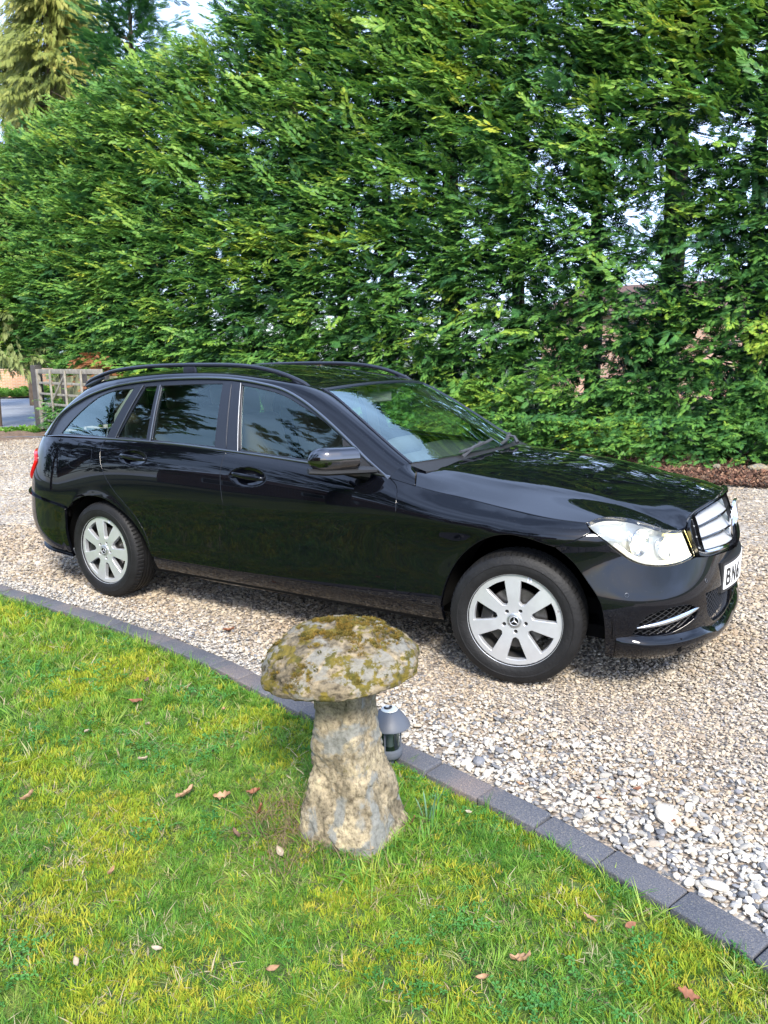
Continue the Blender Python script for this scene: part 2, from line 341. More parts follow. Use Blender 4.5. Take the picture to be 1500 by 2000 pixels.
def patch(S, P, holes=(), h=.022, gap=.0028, lip=.02, off=0, rnd=.0036, fine=(), eye=(0, -3, .5)):
    """returns V, F, N (near side)"""
    P, out = inset(P, gap); loops = [(P, out)]
    for H in holes:
        H2, o2 = inset(H, -gap*.5); loops.append((H2, -o2))
    pts, edges, k0 = [], [], 0
    for Q, _ in loops:
        n = len(Q); pts += Q.tolist(); edges += [(k0+i, k0+(i+1) % n) for i in range(n)]; k0 += n
    allb = np.array(pts)
    def ok(x, y, dd):
        if np.min((allb[:, 0]-x)**2+(allb[:, 1]-y)**2) < dd*dd: return False
        return pip(P, x, y) and not any(pip(Q, x, y) for Q, _ in loops[1:])
    mn, mx = P.min(0), P.max(0); inner = []
    nx, ny = int((mx[0]-mn[0])/h)+1, int((mx[1]-mn[1])/h)+1
    for i in range(nx):
        for j in range(ny):
            x, y = mn[0]+(i+.5)*h, mn[1]+(j+.5)*h
            if any(abs(x-f[0]) < f[2] and abs(y-f[1]) < f[3] for f in fine): continue
            if ok(x, y, h*.55): inner.append((x, y))
    for fx, fy, fa, fb, fh in fine:
        for i in range(int(2*fa/fh)):
            for j in range(int(2*fb/fh)):
                x, y = fx-fa+(i+.5)*fh, fy-fb+(j+.5)*fh
                if ok(x, y, fh*.6): inner.append((x, y))
    pts += inner
    v2, _, f2, ov, _, _ = delaunay_2d_cdt([Vector(p) for p in pts], edges, [], 0, 1e-7)
    v2 = [(p.x, p.y) for p in v2]; F = []
    for f in f2:
        cx = sum(v2[i][0] for i in f)/len(f); cy = sum(v2[i][1] for i in f)/len(f)
        if pip(P, cx, cy) and not any(pip(Q, cx, cy) for Q, _ in loops[1:]): F.append(tuple(f))
    e = 1e-4; V, N = [], []
    def nrm(a, b):
        n = (S(a+e, b)-S(a-e, b)).cross(S(a, b+e)-S(a, b-e)).normalized(); return n
    for a, b in v2:
        V.append(S(a, b)); N.append(nrm(a, b))
    ref = Vector(eye); mid = len(N)//2
    sg = 1 if sum(N[i].dot(ref-V[i]) for i in range(0, len(N), 7)) > 0 else -1
    N = [n*sg for n in N]
    if off: V = [p+n*off for p, n in zip(V, N)]
    # map original boundary index -> output vertex
    o2n = {}
    for i, l in enumerate(ov):
        for o_ in l: o2n[o_] = i
    if lip > 0:
        k0 = 0
        for Q, out in loops:
            n = len(Q); ids = [o2n.get(k0+i) for i in range(n)]; base = len(V)
            for i in range(n):
                j = ids[i] if ids[i] is not None else 0
                a, b = Q[i]; d = out[i]; p, nn = V[j], N[j]
                T = (S(a+d[0]*1e-3, b+d[1]*1e-3)-S(a, b)); T = (T-nn*T.dot(nn)).normalized()
                for q, m_ in ((p+T*rnd*.7-nn*rnd*.3, (nn+T).normalized()), (p+T*rnd-nn*rnd, T), (p+T*rnd-nn*lip, T)): V.append(q); N.append(m_)
            for i in range(n):
                i2 = (i+1) % n; a0, a1 = ids[i], ids[i2]; b0, b1 = base+3*i, base+3*i2
                if a0 is None or a1 is None or a0 == a1: continue
                F += [(a0, a1, b1, b0), (b0, b1, b1+1, b0+1), (b0+1, b1+1, b1+2, b0+2)]
            k0 += n
    Fo = []
    for f in F:
        p0, p1, p2 = V[f[0]], V[f[1]], V[f[2]]; g = (p1-p0).cross(p2-p0); m_ = N[f[0]]+N[f[1]]+N[f[2]]
        Fo.append(tuple(f) if g.dot(m_) >= 0 else tuple(reversed(f)))
    return V, Fo, N
def flip(V, F, N): return [Vector((p.x, -p.y, p.z)) for p in V], [tuple(reversed(f)) for f in F], [Vector((n.x, -n.y, n.z)) for n in N]
def join(*L_):
    V, F, N = [], [], []
    for v, f, n in L_: k = len(V); V += v; N += n; F += [tuple(i+k for i in q) for q in f]
    return V, F, N
# ================================================================== CAR
car = empty('estate_car', (0, 0, 0))
tag(car, 'glossy black estate car with silver seven spoke wheels and lit headlight on the gravel', 'car')
def both(name, m, geo, label=None, parent=None):
    o = []
    for s, g in enumerate((geo, flip(*geo))):
        o.append(mesh(name, g[0], g[1], m, parent[s] if parent else car, N=g[2]))
        if label: o[-1]['label'] = label
    return o
FARCH = [(-.354, .316), (-.351, .34), (-.307, .486), (-.236, .597), (-.128, .680), (-.030, .716), (.058, .714), (.145, .680)]
FARC2 = [(.145, .680), (.192, .622), (.231, .546), (.268, .459), (.281, .383), (.294, .190)]
RARCH = [(-3.062, .275), (-3.074, .42), (-3.062, .531), (-3.003, .610), (-2.883, .656), (-2.733, .663), (-2.593, .623), (-2.465, .547), (-2.374, .447), (-2.327, .342), (-2.322, .323)]
BG = [(-1.719, .991), (-1.727, .931), (-1.722, .829), (-1.704, .708), (-1.692, .565), (-1.684, .46), (-1.692, .322)]
RD = [(-2.72, 1.017), (-2.742, .990), (-2.744, .952), (-2.727, .885), (-2.689, .815), (-2.610, .722), (-2.514, .643), (-2.414, .552), (-2.348, .455), (-2.324, .37), (-2.319, .326)]
FD = [(-.664, .912), (-.613, .876), (-.589, .811), (-.592, .615), (-.605, .318)]
BELT = [(-3.43, .999), (-3.297, 1.006), (-3.014, 1.012), (-2.72, 1.017), (-2.336, 1.014), (-2.043, 1.007), (-1.719, .991), (-1.619, .986), (-1.163, .957), (-.727, .921), (-.664, .912)]
hfine = [(-1.530, .868, .150, .064, .0062), (-2.435, .922, .142, .058, .0062)]
front_door = both('front_door', 'paint', patch(L, outline([FD, [(-.605, .318), (-1.15, .327), (-1.692, .322)], BG[::-1], BELT[6:]]), fine=hfine[:1]))
rear_door = both('rear_door', 'paint', patch(L, outline([BG, [(-1.692, .322), (-2.1, .322), (-2.319, .326)], RD[::-1], BELT[3:7]]), fine=hfine[1:]))
def Corner(s, t):
    a, b_ = L(-.664+.141*t, .912-.028*t), Vector((-.62, -.70, .975)).lerp(Vector((-.575, -.705, .942)), t)
    p = a.lerp(b_, s); k = s*(1-s)*4; return p+Vector((0, -.011*k, .011*k))
both('wing_corner', 'paint', patch(Corner, outline([[(0, 0), (1, 0)], [(1, 0), (1, 1)], [(1, 1), (0, 1)], [(0, 1), (0, 0)]], .12), h=.12, gap=.01, lip=.01, rnd=.001))
FLAP = outline([[(-3.045, .865), (-3.042, .925), (-3.012, .945), (-2.870, .955), (-2.826, .948), (-2.818, .915)], [(-2.818, .915), (-2.826, .855), (-2.850, .838), (-2.99, .828), (-3.035, .840), (-3.045, .865)]])
TLAMP = outline([[(-3.52, .905), (-3.42, .895), (-3.36, .872), (-3.345, .84), (-3.38, .78)], [(-3.38, .78), (-3.47, .70), (-3.60, .67)], [(-3.60, .67), (-3.95, .69)], [(-3.95, .69), (-3.95, .905)], [(-3.95, .905), (-3.52, .905)]], .02)
BSEAM = [(-3.064, .560), (-3.2, .590), (-3.42, .625), (-3.7, .64), (-4.04, .64)]
rear_quarter = both('rear_quarter_panel', 'paint', patch(L, outline([RD, RARCH[::-1][0:8], [RARCH[3], (-3.064, .560)], BSEAM, [(-4.04, .64), (-4.04, .995)], [(-4.04, .995), (-3.7, .996), (-3.43, .999)], BELT[:4]]), holes=[FLAP, TLAMP]))
both('fuel_flap', 'paint', patch(L, FLAP), parent=rear_quarter)[1]['label'] = 'matching flap panel on the far side'
g = patch(L, outline([BSEAM, [(-4.04, .64), (-4.04, .37)], [(-4.04, .37), (-3.7, .33), (-3.4, .275), (-3.2, .25), (-3.062, .24)], RARCH[:3]+[(-3.064, .560)]]))
gj = join(g, flip(*g)); rear_bumper = mesh('rear_bumper', gj[0], gj[1], 'paint', car, N=gj[2])
both('tail_light', 'redlens', patch(L, TLAMP, off=.004, h=.015), 'red tail light wrapping round the rear corner')
fender = both('front_wing', 'paint', patch(L, outline([FD[::-1], [(-.664, .912), (-.59, .8985), (-.523, .884)], _shut, [(.229, .783), (.242, .750)], [(.242, .750), (.20, .717), (.145, .680)], FARCH[::-1], [FARCH[0], (-.605, .318)]]), h=.02))
HEAD = outline([_hlt[:-1]+[(.552, .731)], [(.552, .731), (.566, .685), (.583, .618)], [(.583, .618), (.565, .609), (.493, .598), (.423, .602), (.365, .624), (.306, .682), (.260, .742), (.229, .783)]])
GRT = _grt[:]; GRB = [(.95, .585), (.80, .602), (.677, .623), (.58, .637), (.552, .650)]
FOG = outline([[(.359, .310), (.375, .360), (.403, .402), (.448, .419), (.499, .424), (.545, .418)], [(.545, .418), (.573, .386), (.568, .350)], [(.568, .350), (.507, .316), (.456, .299), (.395, .298), (.359, .310)]])
INT = outline([[(.615, .448), (.72, .440), (.88, .432), (.97, .430)], [(.97, .430), (.97, .275)], [(.97, .275), (.82, .275), (.69, .285)], [(.69, .285), (.637, .34), (.615, .448)]])
g = patch(L, outline([[(.145, .680), (.20, .717), (.242, .750)], [(.242, .750), (.259, .739), (.305, .679), (.364, .621), (.423, .599), (.493, .595), (.565, .606)], [(.565, .606), (.595, .610), (.631, .600), (.723, .592), (.82, .582), (.97, .566)],
    [(.97, .575), (.97, .215)], [(.97, .215), (.75, .215), (.63, .212), (.477, .200), (.397, .192), (.294, .190)], FARC2[::-1]]), holes=[FOG, INT], h=.02)
gj = join(g, flip(*g)); front_bumper = mesh('front_bumper', gj[0], gj[1], 'paint', car, N=gj[2])
# black surround between headlight and grille, plus the grille frame
def gedge(u, k):        # grille top (k=0) .. bottom (k=1)
    t = np.interp(u, [.590, .622, .734, .83, .95], [.775, .787, .806, .813, .816]); b = np.interp(u, [.600, .631, .723, .82, .95], [.632, .617, .609, .596, .585]); return t+(b-t)*k
fr = outline([[(.556, .728), (.586, .615)], [(.586, .615), (.631, .602), (.723, .594), (.82, .584), (.97, .568)], [(.97, .568), (.97, .816)], [(.97, .816), (.83, .813), (.734, .806), (.622, .787), (.579, .764), (.556, .728)]])
hole = outline([[(.597, .772), (.624, .783), (.734, .802), (.83, .809), (.965, .812)], [(.965, .812), (.965, .585)], [(.965, .585), (.82, .597), (.723, .608), (.631, .617), (.612, .625)], [(.612, .625), (.602, .70), (.597, .772)]])
g = patch(L, fr, holes=[hole], h=.02, gap=.001, off=-.003)
gj = join(g, flip(*g)); surround = mesh('grille', gj[0], gj[1], 'gloss_black', car, N=gj[2])
def ribbon(u0, u1, f0, f1, n=40, o0=-.03, o1=.006):
    V, F = [], []
    for i in range(n+1):
        u = u0+(u1-u0)*i/n
        za, zb_ = f0(u), f1(u)
        for k in range(7):
            z = za+(zb_-za)*k/6; nn = (L(u+1e-3, z)-L(u-1e-3, z)).cross(L(u, z+1e-3)-L(u, z-1e-3)).normalized()
            if nn.y > 0 and u < .8: nn = -nn
            if nn.x < 0: nn = -nn
            V.append(L(u, z)+nn*(o0+(o1-o0)*(k/6)))
        zb2 = zb_; nn2 = nn; V.append(L(u, zb2)+nn2*o1-Vector((0, 0, .004))); V.append(L(u, zb2)+nn2*(o0)-Vector((0, 0, .004)))
    for i in range(n):
        for k in range(8): F.append((i*9+k, i*9+k+1, (i+1)*9+k+1, (i+1)*9+k))
    return V, F
for fa, fb in ((.045, .28), (.36, .59), (.67, .90)):
    b = B(); ua = .594+.010*(fa+fb)/2
    V, F = ribbon(ua, .95, lambda u: gedge(max(u, .60), fa), lambda u: gedge(max(u, .60), fb)); b.add(V, F); b.add([(v.x, -v.y, v.z) for v in V], [tuple(reversed(f)) for f in F])
    b.obj('slat', 'grille', surround)
    b = B(); V, F = ribbon(ua+.01, .95, lambda u: gedge(max(u, .60), fb+.012), lambda u: gedge(max(u, .60), fb+.062), o0=-.004, o1=-.002); b.add(V, F); b.add([(v.x, -v.y, v.z) for v in V], [tuple(reversed(f)) for f in F])
    b.obj('slat_groove', 'gloss_black', surround)
V, F = ribbon(.600, .95, lambda u: gedge(max(u, .60), .955), lambda u: gedge(max(u, .60), 1.0), o0=.004, o1=.006); b = B(); b.add(V, F); b.add([(v.x, -v.y, v.z) for v in V], [tuple(reversed(f)) for f in F]); b.obj('lower_trim', 'chrome', surround)
b = B(); b.box((.62, 0, .665), (.02, .84, .19)); b.obj('backing', 'dark', surround)
# three pointed star in a ring
def star(R0, c, ax, name, parent, m='chrome', th=.006):
    b = B(); b.tube([(math.cos(t)*R0, 0, math.sin(t)*R0) for t in np.linspace(0, 2*math.pi, 49)], R0*.085, 8, cap=False)
    for k in range(3):
        a = math.pi/2+k*2*math.pi/3; p = Vector((math.cos(a), 0, math.sin(a))); q = Vector((-math.sin(a), 0, math.cos(a)))
        b.add([p*R0*.97, p*R0*.10+q*R0*.135+Vector((0, 0, 0)), -p*R0*.16, p*R0*.10-q*R0*.135, Vector((0, -th, 0)), Vector((0, th, 0))], [(0, 1, 4), (1, 2, 4), (2, 3, 4), (3, 0, 4), (1, 0, 5), (2, 1, 5), (3, 2, 5), (0, 3, 5)])
    o = b.obj(name, m, parent, smooth=False); o.location = c; o.rotation_euler = (0, 0, ax); return o
star(.088, (.797, 0, .708), math.pi/2, 'star_emblem', surround, th=.02)
# number plate on a curved plinth
def plx(y): return .842-.5*y*y
b = B(); V = []
ys = np.linspace(-.275, .275, 23)
for y in ys: V += [(plx(y)-.004, y, .398), (plx(y)-.004, y, .54), (plx(y)-.075, y, .55), (plx(y)-.075, y, .39)]
F = [(4*i+k, 4*i+(k+1) % 4, 4*i+4+(k+1) % 4, 4*i+4+k) for i in range(22) for k in range(4)]+[(0, 3, 2, 1), (88, 89, 90, 91)]
b.add(V, F).obj('plate_plinth', 'plastic', front_bumper, angle=30)
b = B(); V = []; ys = np.linspace(-.26, .26, 23)
for y in ys: V += [(plx(y), y, .413), (plx(y), y, .526)]
V += [(x-.004, y, z) for x, y, z in V]; F = [(2*i, 2*i+2, 2*i+3, 2*i+1) for i in range(22)]+[(46+2*i, 46+2*i+1, 46+2*i+3, 46+2*i+2) for i in range(22)]+[(0, 1, 47, 46), (44, 90, 91, 45)]+[(2*i, 46+2*i, 48+2*i, 2*i+2) for i in range(22)]+[(2*i+1, 2*i+3, 49+2*i, 47+2*i) for i in range(22)]
b.add(V, F).obj('number_plate', 'white', front_bumper, angle=30)
def text_mesh(s, size):
    cu = bpy.data.curves.new('t', 'FONT'); cu.body = s; cu.size = size; o = bpy.data.objects.new('t', cu); COL.objects.link(o)
    dg = bpy.context.evaluated_depsgraph_get(); me = bpy.data.meshes.new_from_object(o.evaluated_get(dg)); bpy.data.objects.remove(o)
    bm = bmesh.new(); bm.from_mesh(me); bmesh.ops.subdivide_edges(bm, edges=bm.edges[:], cuts=1); bm.verts.index_update()
    V = [v.co.copy() for v in bm.verts]; F = [tuple(v.index for v in f.verts) for f in bm.faces]; bm.free(); return V, F
x0 = -.246
for ch in 'BN6':
    V, F = text_mesh(ch, .113); mx = max(v.x for v in V); mn = min(v.x for v in V); hz = max(v.y for v in V)
    sx = .052/(mx-mn); out = []
    for v in V:
        y = x0+(v.x-mn)*sx; out.append((plx(y)+.0012, y, .430+v.y*.079/hz))
    # thicken strokes with a second, slightly shifted copy of the outline
    bb = B(); bb.add(out, F); [bb.add([(x+.0003*k_, y+dy_, z+dz_) for x, y, z in out], F) for k_, (dy_, dz_) in enumerate(((.0035, 0), (.007, 0), (.0035, .002), (.0035, -.002)), 1)]; bb.obj('plate_character', 'black', front_bumper, smooth=False); x0 += .073
def two(b, name, m, par, **k):
    pars = par if isinstance(par, list) else [par, par]
    o1 = b.obj(name, m, pars[0], **k); b2 = B(); b2.add([(x, -y, z) for x, y, z in b.V], b.F); return o1, b2.obj(name, m, pars[1], **k)
# diamond mesh behind an opening
def lattice(P, pitch, off, wd=.0022, uscale=1.45):
    b = B(); mn, mx = P.min(0), P.max(0)
    for sgn in (1, -1):
        c = -3
        for k in range(-60, 90):
            pts = []
            for i in range(int((mx[0]-mn[0])/.004)+1):
                u = mn[0]+i*.004; z = (mn[1]+sgn*(u-mn[0])*uscale*.62+k*pitch)
                if mn[1] <= z <= mx[1] and pip(P, u, z): pts.append((u, z))
                else:
                    if len(pts) > 1: seg(b, pts, off, wd)
                    pts = []
            if len(pts) > 1: seg(b, pts, off, wd)
    return b
def Ln(u, z, o):
    n = (L(u+1e-3, z)-L(u-1e-3, z)).cross(L(u, z+1e-3)-L(u, z-1e-3)).normalized()
    if n.dot(Vector((1, -1 if u < .9 else 0, 0))) < 0: n = -n
    return L(u, z)+n*o
def seg(b, pts, off, wd): b.tube([Ln(u, z, off) for u, z in pts[::3]+[pts[-1]]], wd, 4)
def mirror_b(b): 
    V, F = list(b.V), list(b.F); b.add([(x, -y, z) for x, y, z in V], [tuple(reversed(f)) for f in F]); return b
two(lattice(FOG, .022, -.014, .0016), 'fog_grille_mesh', 'hardware', front_bumper)
mirror_b(lattice(INT, .024, -.014, .0018)).obj('intake_mesh', 'hardware', front_bumper)
b = B()
for PP in (FOG, INT):
    q, _ = inset(PP, -.01); bm_ = [Ln(u, z, -.035) for u, z in q]; b.add(bm_, [tuple(range(len(bm_)))])
mirror_b(b).obj('intake_backing', 'dark', front_bumper, smooth=False)
def strip(c, ha, o, name, m, par, taper=True):
    b = B(); V = []; n = len(c)
    for i, (u, z) in enumerate(c):
        k = math.sin(math.pi*min(1, max(0, (i+.4)/n)))**.45 if taper else 1
        for j in range(7):
            a = math.pi*(j/6)-math.pi/2; V.append(Ln(u, z+math.sin(a)*ha*k, o+math.cos(a)*ha*.9*k))
    F = [(i*7+j, i*7+j+1, i*7+j+8, i*7+j+7) for i in range(n-1) for j in range(6)]+[tuple(range(7)), tuple(range((n-1)*7+6, (n-1)*7-1, -1))]
    b.add(V, F); return two(b, name, m, par, angle=60)
dr = crom([(.371, .338), (.43, .352), (.505, .371), (.592, .395)], .006); strip(dr, .0135, -.006, 'daytime_light', 'chrome', front_bumper)
# lower lip of the bumper
b = B(); V = []; us = np.linspace(.318, .95, 70)
for u in us:
    k = min(1, (u-.31)/.08)**.6; zt = np.interp(u, [.318, .36, .45, .60, .68, .95], [.284, .292, .284, .286, .258, .248])
    for o_, z in ((-.004, zt+.012), (.012*k, zt+.004), (.030*k, zt-.004), (.036*k, zt-.014), (.036*k, zt-.03), (.028*k, .205), (.008*k, .192), (-.02, .192)): V.append(Ln(u, z, o_))
F = [(i*8+j, i*8+j+1, i*8+j+9, i*8+j+8) for i in range(69) for j in range(7)]+[tuple(range(7, -1, -1))]
b.add(V, F); mirror_b(b).obj('lower_lip', 'paint', front_bumper, angle=50)
# parking sensor rings
for u, z in ((.339, .487), (.62, .500)):
    for sy in (1, -1):
        b = B(); c = Ln(u, z, .001); n = (Ln(u, z, .1)-c).normalized(); q = n.to_track_quat('Z', 'Y'); 
        b.tube([q @ Vector((math.cos(t)*.0085, math.sin(t)*.0085, 0)) + c for t in np.linspace(0, 2*math.pi, 25)], .0009, 6, cap=False)
        if sy < 0: b.V = [(x, -y, z_) for x, y, z_ in b.V]
        b.obj('parking_sensor', 'trim', front_bumper)
# headlights
hg = patch(L, HEAD, h=.02, gap=.0015, off=.001, lip=.006)
heads = both('headlight', 'lens', hg)
heads[0]['label'] = 'headlight glowing warm white'
hc = HEAD.mean(0)
def Hin(u, z):
    d = min(1.0, float(np.min(np.hypot(HEAD[:, 0]-u, (HEAD[:, 1]-z)*1.3)))/.045)
    return Ln(u, z, -.008-.045*(1-(1-d)**2))
both('lamp_housing', 'bowl2', patch(Hin, HEAD, h=.012, gap=.004, lip=0), parent=heads)
for s, par in ((-1, heads[0]), (1, heads[1])):
    for k, (u, z, r, mm) in enumerate(((.385, .700, .058, 'lamp_on'), (.482, .672, .050, 'lamp_on'))):
        c = Ln(u, z, -.045); n = Vector((.92, -.38, .02)).normalized(); q = n.to_track_quat('Z', 'Y').to_matrix()
        prof = [(.006, -.030), (.02, -.026), (.036, -.015), (.050, .006), (r, .022), (r+.003, .024), (r+.003, .018)]
        b = B(); b.lathe(prof, 40); b.V = [tuple(q @ Vector(v)+c) for v in b.V]
        if s > 0: b.V = [(x, -y, zz) for x, y, zz in b.V]
        b.obj('reflector', 'bowl', par, angle=60)
        b = B(); b.lathe([(0.0001, .010), (.012, .009), (.02, .0), (.020, -.02), (.0001, -.024)], 24); b.V = [tuple(q @ Vector(v)+c) for v in b.V]
        if s > 0: b.V = [(x, -y, zz) for x, y, zz in b.V]
        b.obj('bulb', 'lamp_on' if s < 0 else 'bowl', par)
    # amber/yellow inner section and slim lower strip
    b = B(); V = [Ln(u, z, o) for u, z, o in ((.490, .728, -.02), (.545, .722, -.02), (.562, .642, -.02), (.515, .672, -.03), (.490, .728, -.05), (.545, .722, -.05), (.562, .642, -.05), (.515, .672, -.06))]
    b.add(V, [(0, 1, 2, 3), (4, 7, 6, 5), (0, 4, 5, 1), (1, 5, 6, 2), (2, 6, 7, 3), (3, 7, 4, 0)])
    if s > 0: b.V = [(x, -y, zz) for x, y, zz in b.V]
    b.obj('indicator', 'lamp_yel' if s < 0 else 'bowl2', par, smooth=False)
    b = B(); b.tube([Ln(u, z, -.012) for u, z in crom([(.31, .696), (.37, .638), (.43, .617), (.50, .613), (.57, .624)], .01)], .006, 8)
    if s > 0: b.V = [(x, -y, zz) for x, y, zz in b.V]
    b.obj('light_strip', 'lamp_on' if s < 0 else 'bowl', par)
# sills
def Sill(u, z): p = L(u, z); t = max(0, (.322-z)/.11); return Vector((p.x, p.y+.012+.03*t*t, z))
both('sill', 'paint', patch(Sill, outline([[(-2.322, .319), (-1.1, .322), (-.356, .313)], [(-.356, .313), (-.364, .218)], [(-.364, .218), (-1.124, .214), (-1.927, .206), (-2.334, .235)], [(-2.334, .235), (-2.322, .319)]], .02), h=.02))
# bonnet (both halves in one panel)
near = [Vector(L(*q)) for q in []]
def xy(l): return [(L(*q).x, L(*q).y) for q in l]
rear_edge = [(-.42, 0), (-.44, -.25), (-.50, -.50), (-.575, -.70)]
segs = [rear_edge, [(-.575, -.70)]+[xy([(-.523, .884)])[0]], xy(_shut), xy(_hlt), xy(_grt)+[(L(.95, .82).x+.001, 0)]]
hp = outline(segs, .016); low = hp[(hp[:, 1] < -1e-4)]; full = np.vstack([low, [[L(.95, .82).x+.002, 0]], low[::-1]*[1, -1], [[-.42, 0]]])
g = patch(Hood, full, h=.024, gap=.003, lip=.02, eye=(0, 0, 5)); mesh('bonnet', g[0], g[1], 'paint', car, N=g[2])
b = B(); b.lathe([(.0001, .006), (.02, .005), (.029, .002), (.030, -.001)], 32); c = Hood(.645, 0); b.V = [tuple(Vector((v[0], v[1], v[2]+.001-.40*v[0]))+c) for v in b.V]; bo = b.obj('bonnet_badge', 'chrome', car)
# pillars + roof side
g = patch(P_, outline([[(0, 0), (13, 0)], [(13, 0), (13, 1)], [(13, 1), (0, 1)], [(0, 1), (0, 0)]], .12), h=.11, gap=.01, lip=.006, rnd=.001)
both('roof_side', 'paint', g)
g = patch(Roof, outline([[(4.05, -1), (4.05, 1)], [(4.05, 1), (11.6, 1)], [(11.6, 1), (11.6, -1)], [(11.6, -1), (4.05, -1)]], .08), h=.07, gap=.008, lip=.006, rnd=.001, eye=(-2, 0, 9)); roof = mesh('roof', g[0], g[1], 'paint', car, N=g[2])
g = patch(TG, outline([[(11.62, -1), (13, -1)], [(13, -1), (13, 1)], [(13, 1), (11.62, 1)], [(11.62, 1), (11.62, -1)]], .08), h=.07, gap=.008, lip=0, eye=(-9, 0, 2)); mesh('tailgate_glass', g[0], g[1], 'glass', car, N=g[2])
g = patch(WS, outline([[(.02, -1), (3.98, -1)], [(3.98, -1), (3.98, 1)], [(3.98, 1), (.02, 1)], [(.02, 1), (.02, -1)]], .05), h=.05, gap=.012, lip=0, eye=(9, 0, 2)); windscreen = mesh('windscreen', g[0], g[1], 'wsglass', car, N=g[2])
for f0 in (-1, 1):
    b = B(); b.tube([WS(t, f0*.985)+Vector((0, 0, -.002)) for t in np.linspace(0, 4, 40)], .009, 6); b.obj('windscreen_seal', 'satin', windscreen)
b = B(); b.tube([WS(4.0, f)+Vector((-.004, 0, .000)) for f in np.linspace(-1, 1, 30)], .010, 8, sx=1.3); b.obj('header_trim', 'satin', windscreen)
b = B(); V = []
for f in np.linspace(-1, 1, 31):
    p = WS(0.15, f*.99); q = WS(-.02, f); r_ = Vector((q.x+.09, q.y*.99, q.z-.035)); V += [p-Vector((0, 0, .004)), q-Vector((0, 0, .006)), r_, r_-Vector((0, 0, .06))]
b.add(V, [(4*i+k, 4*i+4+k, 4*i+5+k, 4*i+1+k) for i in range(30) for k in range(3)]); b.obj('scuttle', 'plastic', car)
# side glass, pillars' dark covers and trims
def Gi(x, z): return G(x, z)+Vector((0, .0, 0))
DLO = outline([[(a, b_) for a, b_ in AK], [(-3.455, .997), (-3.43, .999)], BELT, [(-.664, .912), (-.672, .910)]], .02)
WQ = outline([[(-2.735, 1.030), (-2.60, 1.24), (-2.545, 1.330)], [(-2.545, 1.330), (-2.749, 1.312), (-2.91, 1.272), (-3.057, 1.195), (-3.199, 1.097), (-3.285, 1.022)], [(-3.285, 1.022), (-2.735, 1.030)]])
WR1 = outline([[(-2.479, 1.340), (-2.374, 1.345)], [(-2.374, 1.345), (-2.371, 1.029)], [(-2.371, 1.029), (-2.638, 1.031)], [(-2.638, 1.031), (-2.479, 1.340)]])
WR2 = outline([[(-2.340, 1.346), (-2.089, 1.355), (-1.850, 1.360)], [(-1.850, 1.360), (-1.816, 1.010)], [(-1.816, 1.010), (-2.33, 1.026)], [(-2.33, 1.026), (-2.340, 1.346)]])
WF = outline([[(-1.711, 1.352), (-1.578, 1.334), (-1.427, 1.305), (-1.286, 1.253), (-1.116, 1.175), (-.972, 1.088)], [(-.972, 1.088), (-.935, .950)], [(-.935, .950), (-1.17, .970), (-1.628, .999)], [(-1.628, .999), (-1.711, 1.352)]])
def Go(o): return lambda x, z: G(x, z)+Vector((0, -o, -o*.3))
frame = patch(Go(-.004), DLO, holes=[WQ, WR1, WR2, WF], h=.06, gap=.001, lip=.012)
fo = both('window_surround', 'satin', frame)
def win(P, doors, nm='window'): return both(nm, 'glass', patch(Go(-.010), P, h=.06, gap=-.004, lip=0), parent=doors)
win(WQ, rear_quarter, 'quarter_window'); win(WR1, rear_door, 'quarter_light'); win(WR2, rear_door); win(WF, front_door)
def bar(P, o, nm, m, par, h=.05): return both(nm, m, patch(Go(o), outline(P, .03), h=h, gap=.001, lip=.01, rnd=.002), parent=par)
bar([[(-2.556, 1.352), (-2.66, 1.17), (-2.728, 1.024)], [(-2.728, 1.024), (-2.645, 1.024)], [(-2.645, 1.024), (-2.57, 1.19), (-2.489, 1.350)], [(-2.489, 1.350), (-2.556, 1.352)]], .006, 'pillar_cover', 'satin', rear_door)
bar([[(-2.372, 1.352), (-2.369, 1.024)], [(-2.369, 1.024), (-2.332, 1.023)], [(-2.332, 1.023), (-2.342, 1.353)], [(-2.342, 1.353), (-2.372, 1.352)]], .004, 'window_divider', 'satin', rear_door)
bar([[(-1.850, 1.374), (-1.816, 1.004)], [(-1.816, 1.004), (-1.729, .998)], [(-1.729, .998), (-1.787, 1.376)], [(-1.787, 1.376), (-1.850, 1.374)]], .006, 'pillar_cover', 'satin', rear_door)
bar([[(-1.783, 1.376), (-1.725, .998)], [(-1.725, .998), (-1.640, .992)], [(-1.640, .992), (-1.716, 1.366)], [(-1.716, 1.366), (-1.783, 1.376)]], .006, 'pillar_cover', 'satin', front_door)
bar([[(-.972, 1.092), (-.80, .984), (-.690, .918)], [(-.690, .918), (-.935, .942)], [(-.935, .942), (-.972, 1.092)]], .004, 'mirror_sail', 'plastic', front_door)
for pts, hw, par, nm, mm in ((AK, .0075, fo, 'window_trim', 'satin_trim'), ([(-3.43, 1.003)]+[(x, z+.008) for x, z in BELT[1:]], .0060, fo, 'belt_trim', 'satin_trim'),
                     ([(-2.332, 1.026), (-2.342, 1.352)], .003, rear_door, 'trim_strip', 'trim'), ([(-1.716, 1.366), (-1.640, .995)], .003, front_door, 'trim_strip', 'trim'),
                     ([(-2.489, 1.350), (-2.57, 1.19), (-2.645, 1.024)], .003, rear_door, 'trim_strip', 'trim')):
    c = crom(pts, .03); b = B()
    b.tube([Go(.008)(x, z) for x, z in c], hw, 8, up=None)
    V = list(b.V); F = list(b.F)
    if mm not in M: M[mm] = mat(mm, (.20, .215, .24), .28, .9)
    b.obj(nm, mm, par[0]); b2 = B(); b2.add([(x, -y, z) for x, y, z in V], F); b2.obj(nm, mm, par[1])
